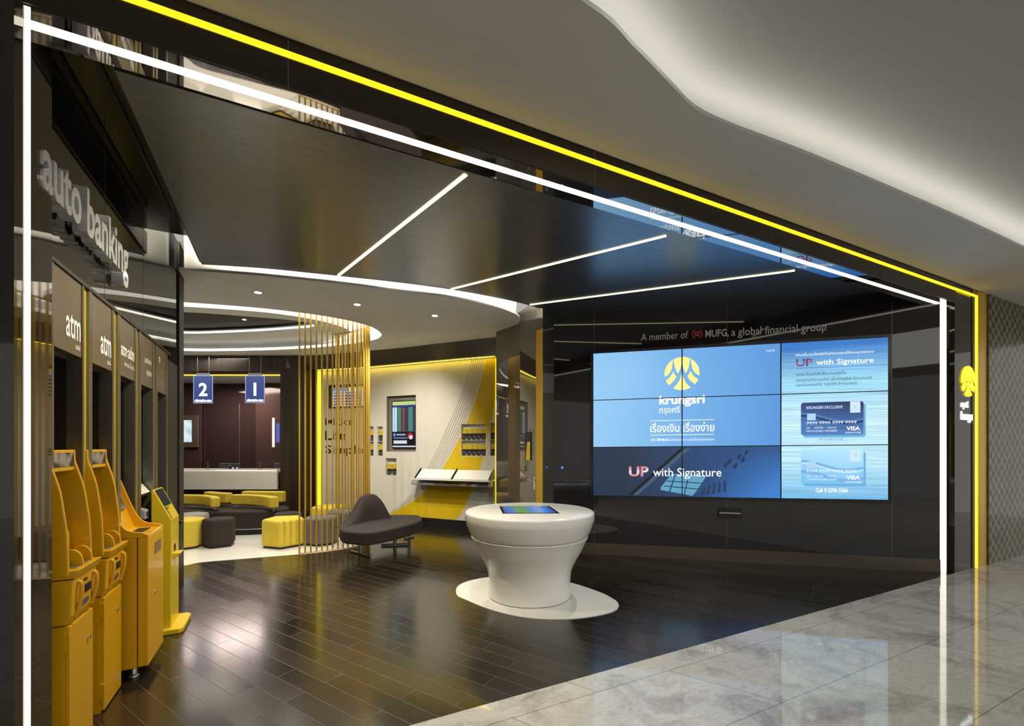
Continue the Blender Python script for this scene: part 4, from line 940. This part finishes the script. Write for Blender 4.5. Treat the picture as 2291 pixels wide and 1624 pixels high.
backrest([(522, 8.72), (555, 8.68), (586, 8.55), (607, 8.35), (614, 8.22)], .50, .685, .15)
backrest([(545, 9.15), (590, 9.1), (636, 9.08)], .49, .71, .16)
# bench with a rising back, in front of the feature wall
ot = [(760, 1180), (768, 1187), (790, 1190), (828, 1191), (870, 1184), (915, 1173), (941, 1164), (944, 1158), (938, 1153), (925, 1151.5), (895, 1151), (865, 1153), (825, 1160), (790, 1168), (768, 1174)]
seat = [atz(x, y, .43) for x, y in ot]
sc_ = [(p[0], p[1]) for p in crom([tuple(p) for p in seat], 4, True)]
cb = sum((Vector(p) for p in sc_), Vector((0, 0))) / len(sc_)
t = thing('hump_bench', 'dark brown bench with a humped back and splayed metal feet, right of the gold rods', 'bench', (cb.x, cb.y, 0))
so = MB().prism(sc_, .25, .43).build('seat', 'brownfab', t, bevel=.025, bseg=3)
a, b = atz(766, 1179, .43), atz(874, 1157, .43)
dirv = (b - a); Lb = dirv.length; du = dirv.normalized(); nv = Vector((du.y, -du.x, 0))
if nv.dot(-a) < 0: nv = -nv
BF = frame((a.x, a.y, .40), du, (0, 0, 1), nv)
prof = crom([(0, .03, 0), (.12, .05, 0), (.25, .115, 0), (.38, .235, 0), (.48, .36, 0), (.56, .425, 0), (.66, .445, 0), (.76, .415, 0), (.84, .32, 0), (.91, .18, 0), (.97, .07, 0), (1.0, .03, 0)], 4)
n = len(prof); mb = MB(); vs = []
for s_, z_, _ in prof:
    bow = .10 * math.sin(math.pi * s_); th = .035 + .10 * (1 - abs(z_ - .2) * 1.1)
    for (zz, off) in ((0, th), (z_ * .5, th * .86), (max(z_ - .03, z_ * .85), th * .7), (z_, th * .35), (z_, -th * .35), (max(z_ - .03, z_ * .85), -th * .6), (0, -th)):
        vs.append((s_ * Lb, zz, off - bow - .05))
k = 7; mb.add(vs, [(i * k + j, i * k + j + 1, (i + 1) * k + j + 1, (i + 1) * k + j) for i in range(n - 1) for j in range(k - 1)], 0, True, BF)
mb.build('backrest', 'brownfab', t)
for (x0_, ya, x1_, yb) in ((785, 1232, 829, 1243), (853, 1219, 914, 1217), (905, 1204, 926, 1199)):
    A, B = atz(x0_, ya, 0.02), atz(x1_, yb, .02); m_ = (A + B) / 2
    MB().tube([A, B], .018, 8).build('foot', 'steel', t); MB().tube([(m_.x, m_.y, .02), (m_.x, m_.y, .27)], .03, 10).build('leg', 'steel', t)

# ================================================================== FEATURE WALL FITTINGS
def wf(x, z, off=0.):                                                             # local frame on the curved wall
    n_ = fnorm(x); return frame(fw(x, z, off), Vector((-n_.y, n_.x, 0)), (0, 0, 1), n_)
def wlen(x0, x1): return (fw(x1, 0) - fw(x0, 0)).length
# lettering
t = thing('wall_lettering', 'dark words Make Life Simple on the cream wall behind the gold rods', 'sign', tuple(fw(770, 1.6)))
for body, x0, x1, yb, yt in (('Make', 728, 791, 951, 935), ('Life', 728, 773, 984, 963), ('Simple', 728, 812, 1020, 996)):
    xm = (x0 + x1) / 2; f_ = wf(xm, fz(xm, yb), .004); wd_ = wlen(x0, x1); hh = fz(xm, yt) - fz(xm, yb)
    mb = MB(); put_text(mb, body, f_, -wd_ / 2, 0, wd_, hh, c=0, bold=.012, depth=.006); mb.build('word', 'lettering', t)
# portrait rate display
def display(name, label, x0, x1, y0_, y1_, off, painter):
    xm = (x0 + x1) / 2; n_ = fnorm(xm); d_ = fd(xm)
    f_ = wf(xm, fz(xm, y1_), off); W_ = wlen(x0, x1); H_ = fz(xm, y0_) - fz(xm, y1_)
    t = thing(name, label, 'screen', tuple(fw(xm, fz(xm, y1_))))
    bz = MB().box(-W_ / 2, W_ / 2, 0, H_, -.03, 0, fn=f_).build('bezel', 'blackgloss', t)
    mb = MB(); m_ = .018; painter(mb, f_, -W_ / 2 + m_, W_ - 2 * m_, m_, H_ - 2 * m_); mb.build('screen', 'screen', bz); return t
def rect(mb, f_, x, y, w_, h_, col, c=.002): mb.add([(x, y, c), (x + w_, y, c), (x + w_, y + h_, c), (x, y + h_, c)], [(0, 1, 2, 3)], fn=f_, col=col)
def paint_rates(mb, f_, x, w_, y, h_):
    rect(mb, f_, x, y, w_, h_, L(15, 20, 45), .001)
    rect(mb, f_, x, y + h_ * .92, w_, h_ * .08, L(190, 215, 130)); rect(mb, f_, x, y + h_ * .875, w_, h_ * .04, L(40, 60, 140))
    rect(mb, f_, x, y + h_ * .34, w_ * .19, h_ * .535, L(205, 235, 255))
    for i in range(18):
        yy = y + h_ * (.345 + i * .0293); rect(mb, f_, x, yy, w_, h_ * .0028, L(150, 190, 190), .0025)
        for (a_, b_, c_) in ((.22, .16, L(95, 175, 125)), (.43, .12, L(185, 45, 55)), (.70, .19, L(95, 180, 150))):
            for q in range(4): rect(mb, f_, x + w_ * (a_ + b_ * q / 4), yy + h_ * .008, w_ * b_ * .19, h_ * .015, c_, .003)
        rect(mb, f_, x + w_ * .06, yy + h_ * .009, w_ * .05, h_ * .013, [L(60, 90, 180), L(190, 40, 60), L(60, 120, 100)][i % 3], .003)
    rect(mb, f_, x, y + h_ * .03, w_, h_ * .29, L(20, 26, 50)); rect(mb, f_, x, y, w_, h_ * .03, L(200, 220, 225), .003)
    rect(mb, f_, x + w_ * .04, y + h_ * .24, w_ * .08, h_ * .06, L(120, 170, 220), .003)
    rect(mb, f_, x + w_ * .17, y + h_ * .255, w_ * .40, h_ * .035, L(150, 170, 190), .003); rect(mb, f_, x + w_ * .05, y + h_ * .19, w_ * .60, h_ * .022, L(120, 140, 180), .003)
    rect(mb, f_, x + w_ * .05, y + h_ * .075, w_ * .58, h_ * .07, L(215, 225, 215), .003)
    for r_, cx_, cy_, c_, n_ in ((.125, .78, .245, L(190, 25, 40), 14), (.085, .80, .215, L(235, 220, 225), 12)):
        mb.add([(x + w_ * (cx_ + r_ * math.cos(q * 6.283 / n_)), y + h_ * (cy_ + r_ * .55 * math.sin(q * 6.283 / n_)), .0035 + (.125 - r_) * .01) for q in range(n_)], [tuple(range(n_))], fn=f_, col=c_)
    rect(mb, f_, x + w_ * .68, y + h_ * .06, w_ * .28, h_ * .11, L(8, 8, 14), .003)
display('rate_display', 'upright rate board screen recessed in the cream wall, right of the gold rods', 873.5, 928, 895.5, 1002, -.045, paint_rates)
def paint_board(mb, f_, x, w_, y, h_):
    rect(mb, f_, x, y, w_, h_, L(215, 230, 245), .001); rect(mb, f_, x, y + h_ * .80, w_ * .5, h_ * .2, L(70, 130, 215)); rect(mb, f_, x + w_ * .5, y + h_ * .80, w_ * .5, h_ * .2, L(225, 225, 150))
    for i in range(5):
        yy = y + h_ * (.04 + i * .152)
        for k in range(8): rect(mb, f_, x + w_ * (.02 + k * .122), yy, w_ * .108, h_ * .115, [L(25, 50, 140), L(120, 25, 90), L(200, 45, 45), L(35, 35, 70)][k % 4] if i < 4 else L(70, 110, 190))
display('interest_display', 'landscape rate board screen seen through the gold rods', 742, 811, 864, 910, -.03, paint_board)
# brochures in the wall niches: one leaflet mesh per kind, then one object each
def leaflet(name, label, x, z, off, w_, h_, grp, yellow_top=True):
    f_ = wf(x, z, off); t = tag(MB().box(-w_ / 2, w_ / 2, 0, h_ * .56, -.004, 0, 1, fn=f_).box(-w_ / 2, w_ / 2, h_ * .56, h_, -.004, 0, 0, fn=f_).build(name, ['brochure_yellow', 'brochure_dark'], None, tuple(fw(x, z, off))), label, 'leaflet', grp); return t
for (n_, lab, cols_, rows_) in ((NI_BIG, 'large niche above the writing shelf', 5, 2), (NI_EDGE, 'narrow niche at the right end of the cream wall', 1, 2), (NI_SLIM, 'slim niche left of the upright rate board', 1, 2), (NI_SLIM2, 'slim niche half hidden by the gold rods', 1, 2), (NI_LOW, 'small low niche under the upright rate board', 2, 1)):
    x0, x1, z0, z1, dep = n_; W_ = wlen(x0, x1); cwid = W_ / cols_; rh = (z1 - z0) / rows_
    for r_ in range(rows_):
        if r_: struct(MB().box(-W_ / 2, W_ / 2, -.008, .0, -.0, dep - .004, fn=wf((x0 + x1) / 2, z0 + r_ * rh, -dep)), 'trim_shelf', 'cornice')
        for c_ in range(cols_):
            x = x0 + (x1 - x0) * (c_ + .5) / cols_
            row = '' if rows_ == 1 else (' upper row' if r_ else ' lower row')
            pos = '' if cols_ == 1 else ' ' + ('leftmost', 'second from left', 'middle', 'second from right', 'rightmost')[c_ if cols_ == 5 else c_ * 4]
            leaflet('leaflet', f'yellow leaflet,{pos}{row}, in the {lab}', x, z0 + r_ * rh + .002, -dep + .03, cwid * .94, rh * (.72 if rows_ == 2 else .66), 'leaflets in the wall niches')
# writing shelf
sx = (938, 1024, 1107)
t = thing('writing_shelf', 'white wall shelf with sloping writing boards and a clear tray beneath', 'shelf', tuple(fw(1024, 1.0)))
n = 10; xs_ = [938 + (1108 - 938) * i / n for i in range(n + 1)]
def sweep(name, prof, mat, xs_=xs_):
    mb = MB(); k = len(prof); vs = []
    for x in xs_: vs += [fw(x, z, o) for o, z in prof]
    m_ = len(xs_); mb.add(vs, [(i * k + j, i * k + (j + 1) % k, (i + 1) * k + (j + 1) % k, (i + 1) * k + j) for i in range(m_ - 1) for j in range(k)])
    mb.add(vs[:k], [tuple(range(k))]).add(vs[-k:], [tuple(range(k - 1, -1, -1))]); return mb.build(name, mat, t)
sweep('shelf_board', [(.002, .965), (.30, .965), (.30, .99), (.002, .99)], 'solid')
for a_, b_ in ((947, 1022), (1027, 1103)): sweep('writing_board', [(.03, 1.15), (.04, 1.16), (.24, .998), (.23, .99), (.03, .99)], 'solid', [a_ + (b_ - a_) * i / 5 for i in range(6)])
for x in (944, 1024.5, 1106): sweep('divider', [(.02, 1.19), (.03, 1.19), (.26, .99), (.02, .99)], 'lettering', [x - .4, x + .4])
sweep('tray', [(.03, .86), (.27, .86), (.27, .866), (.03, .866)], 'acrylic')
for x in (941, 1000, 1058, 1105): sweep('tray_divider', [(.03, .862), (.27, .862), (.27, .965), (.03, .965)], 'acrylic', [x - .4, x + .4])
sweep('tray_front', [(.268, .862), (.272, .862), (.272, .90), (.268, .90)], 'acrylic')
for k, (x, m_, lab) in enumerate(((953, 'paper', 'stack of white slips at the left end of the clear tray'), (965, 'paper', 'second stack of white slips in the clear tray'), (978, 'paper', 'third stack of white slips in the clear tray'), (1048, 'brochure_yellow', 'yellow slips lying in the middle of the clear tray'), (1070, 'paper', 'white slips in the right part of the clear tray'), (1090, 'brochure_dark', 'dark printed slips at the right end of the clear tray'))):
    tag(MB().box(-.05, .05, .0, .035 + .008 * (k % 2), -.09, .06, fn=wf(x, .867, .17)).build('paper_slips', m_, None, tuple(fw(x, .867, .17))), lab, 'paper', 'slips in the clear tray')

# ================================================================== TELLER COUNTER
t = thing('teller_counter', 'white teller counter with a rounded edge over a dark base', 'counter', tuple(WF(wd(500), 0, 0)))
zc0, zc1 = wz(1095, 9.5), wz(1051, 9.5)
pr = [(.16, zc0), (.16, zc1 - .05), (.15, zc1 - .02), (.12, zc1 - .004), (.06, zc1), (-.55, zc1), (-.55, zc1 - .04), (.10, zc1 - .06), (.10, zc0)]
mb = MB(); mb.prism(pr, wd(334), wd(627) - .003, fn=lambda a, b, c: WF(c, b, a - .02)); mb.build('front_panel', 'solid', t)
MB().box(wd(334), wd(627) - .003, 0, zc0, -.12, -.02, fn=WF).build('base_panel', pm('dark_counter_base', (.035, .030, .022), .4), t)
for x0, x1, lab in ((463, 508, 'back of the monitor on the counter under the digit 2 sign'), (591, 640, 'back of the monitor at the right end of the counter')):
    x1 = min(x1, 626); t = thing('monitor', lab, 'monitor', tuple(WF(wd((x0 + x1) / 2), zc1, -.3)))
    a_, b_ = wd(x0) * .99, wd(x1) * .985; MB().box(a_, b_, zc1 + .03, zc1 + .12, -.34, -.30, fn=WF).build('casing', pm('dark_grey_plastic', (.05, .055, .06), .35), t, bevel=.008)
    MB().box((a_ + b_) / 2 - .04, (a_ + b_) / 2 + .04, zc1, zc1 + .06, -.36, -.345, fn=WF).build('stand', 'blackgloss', t)
    MB().prism([((a_ + b_) / 2 + .02 * math.cos(q * .6283), zc1 + .075 + .012 * math.sin(q * .6283)) for q in range(10)], -.30, -.297, fn=WF).build('badge', 'steel', t)
for x, lab in ((458.5, 'slim pen stand on the counter left of the monitor'), (577, 'slim pen stand on the counter between the monitors')):
    t = thing('pen_stand', lab, 'pen stand', tuple(WF(wd(x), zc1, -.1)))
    MB().tube([WF(wd(x), zc1, -.1), WF(wd(x), zc1 + .025, -.1)], .03, 10).build('base', 'steel', t); MB().tube([WF(wd(x), zc1 + .02, -.1), WF(wd(x) - .01, zc1 + .18, -.1)], .009, 8).build('pen', 'chrome', t)
for x, lab in ((516, 'small clear coin dish on the counter'), (526, 'small bright desk bell on the counter')):
    c_ = WF(wd(x), zc1, -.08); tag(MB().lathe([(0, .0), (.03, .0), (.036, .02), (.02, .034), (0, .034)], c_, 16).build('desk_dish', 'chrome', None, tuple(c_)), lab, 'dish')
# hanging number signs
for x0, x1, y0_, y1_, dg, lab in ((433, 476, 840, 902, '2', 'blue lit hanging sign with the digit 2'), (549, 592, 840, 901, '1', 'blue lit hanging sign with the digit 1')):
    d_ = 9.55; f_ = frame(P((x0 + x1) / 2, y1_, d_), (CT, -ST, 0), (0, 0, 1), (-ST, -CT, 0)); W_ = (x1 - x0) / F * d_; H_ = (y1_ - y0_) / F * d_
    t = thing('number_sign', lab, 'sign', tuple(f_(0, H_)), 'counter number signs')
    ap = MB().box(-W_ / 2, W_ / 2, 0, H_, -.01, 0, fn=f_).build('acrylic_panel', 'bluesign', t)
    e_ = .008; MB().box(-W_ / 2, -W_ / 2 + e_, 0, H_, 0, .003, fn=f_).box(W_ / 2 - e_, W_ / 2, 0, H_, 0, .003, fn=f_).box(-W_ / 2, W_ / 2, 0, e_, 0, .003, fn=f_).box(-W_ / 2, W_ / 2, H_ - e_, H_, 0, .003, fn=f_).build('lit_edge', 'signedge', ap)
    mb = MB(); put_text(mb, dg, f_, .0, H_ * .26, None, H_ * .47, c=.001, bold=.018, align='C', depth=.004)
    mb.build('digit', 'signglow', ap)
    mb = MB(); put_text(mb, 'บริการฝาก-ถอน', f_, 0, H_ * .045, W_ * .84, H_ * .10, c=.001, bold=.01, align='C', depth=.003); mb.build('caption', 'signglow', ap)
    MB().box(-W_ * .35, W_ * .35, H_, H_ + .05, -.012, .004, fn=f_).build('hanger', 'steel', t)
    MB().tube([f_(-W_ * .3, H_ + .04, -.004), f_(-W_ * .3, ZG - f_(0, 0).z, -.004)], .004, 6).tube([f_(W_ * .3, H_ + .04, -.004), f_(W_ * .3, ZG - f_(0, 0).z, -.004)], .004, 6).build('wire', 'steel', t)
# lit picture behind the counter, blue poster at the right
t = thing('picture_frame', 'bronze framed lit picture on the brown wall behind the counter', 'picture', tuple(TF(td(420), 1.6, 0)))
pf = MB().box(td(395), td(445.5), wz(1001, DT), wz(929, DT), 0, .05, fn=TF).build('frame', 'bronze', t, bevel=.01)
mb = MB(); grid(mb, td(400), td(432), wz(989, DT), wz(940, DT), lambda s, q_: mix(mix(L(205, 228, 232), L(160, 205, 215), math.sin(s * 9) * .5 + .5), L(225, 238, 240), math.cos(q_ * 11 + s * 5) * .5 + .5), 12, 12, .052, TF); mb.build('picture', 'screen', pf)
light_line('light_strip', 'thin white light line at the left edge of the lit picture', MB().box(td(407), td(409), wz(1002, DT), wz(936, DT), .056, .064, fn=TF), 'led_white')
tag(MB().box(td(618), td(626), wz(990, DT), wz(947, DT), 0, .01, fn=TF).build('poster', glow('blue_panel', (.12, .12, .45), .8), None, tuple(TF(td(622), 1.5, 0))), 'narrow blue glowing panel beside the white light tube', 'poster')

# ================================================================== PIER SIGN, COLUMN FITTINGS
S = frame((7.97, YF, 2.457), (1, 0, 0), (0, 0, 1), (0, -1, 0))
t = thing('illuminated_sign', 'round yellow illuminated emblem with white lettering on the right pier', 'sign', (7.95, YF, 2.457))
mb = MB(); logo(mb, S, 0, 0, .20, c=.002, depth=.014); mb.build('emblem', glow('yellow_lit_emblem', (1, .78, .03), 1.25), t)
mb = MB(); put_text(mb, 'กรุงศรี', S, -.19, -.37, .20, .11, c=.002, depth=.008); mb.build('thai_name', 'signglow', t)
mb = MB(); put_text(mb, 'krungsri', S, -.19, -.54, .38, .145, c=.002, bold=.01, depth=.008); mb.build('name', 'signglow', t)
bd = (col[2] - col[1]).normalized(); bn = Vector((bd.y, -bd.x, 0))
if bn.dot(-col[1]) < 0: bn = -bn
Lc = (col[2] - col[1]).length; CB = frame((col[1].x, col[1].y, 0), bd, (0, 0, 1), bn)
zz = lambda y: H + (HY - y) / F * 6.75
t = thing('door_handle', 'chrome lever handle on the mirrored column door', 'door handle', tuple(CB(Lc - .06, zz(1075), 0)))
MB().tube([CB(Lc - .05, zz(1074), .0), CB(Lc - .05, zz(1074), .05), CB(Lc - .20, zz(1074), .05)], .009, 8).build('lever', 'chrome', t)
MB().box(Lc - .075, Lc - .025, zz(1094), zz(1066), 0, .006, fn=CB).build('lock_plate', 'chrome', t)
t = thing('leaflet_holder', 'black leaflet holder with a yellow leaflet on the mirrored column', 'holder', tuple(CB(.3, zz(1000), 0)))
MB().box(.22, .42, zz(1030), zz(966), 0, .012, fn=CB).build('back_plate', 'black', t)
MB().prism([(.25, zz(1030)), (.40, zz(1030)), (.40, zz(988)), (.31, zz(988))], .012, .018, fn=CB).build('leaflet', 'brochure_yellow', t)
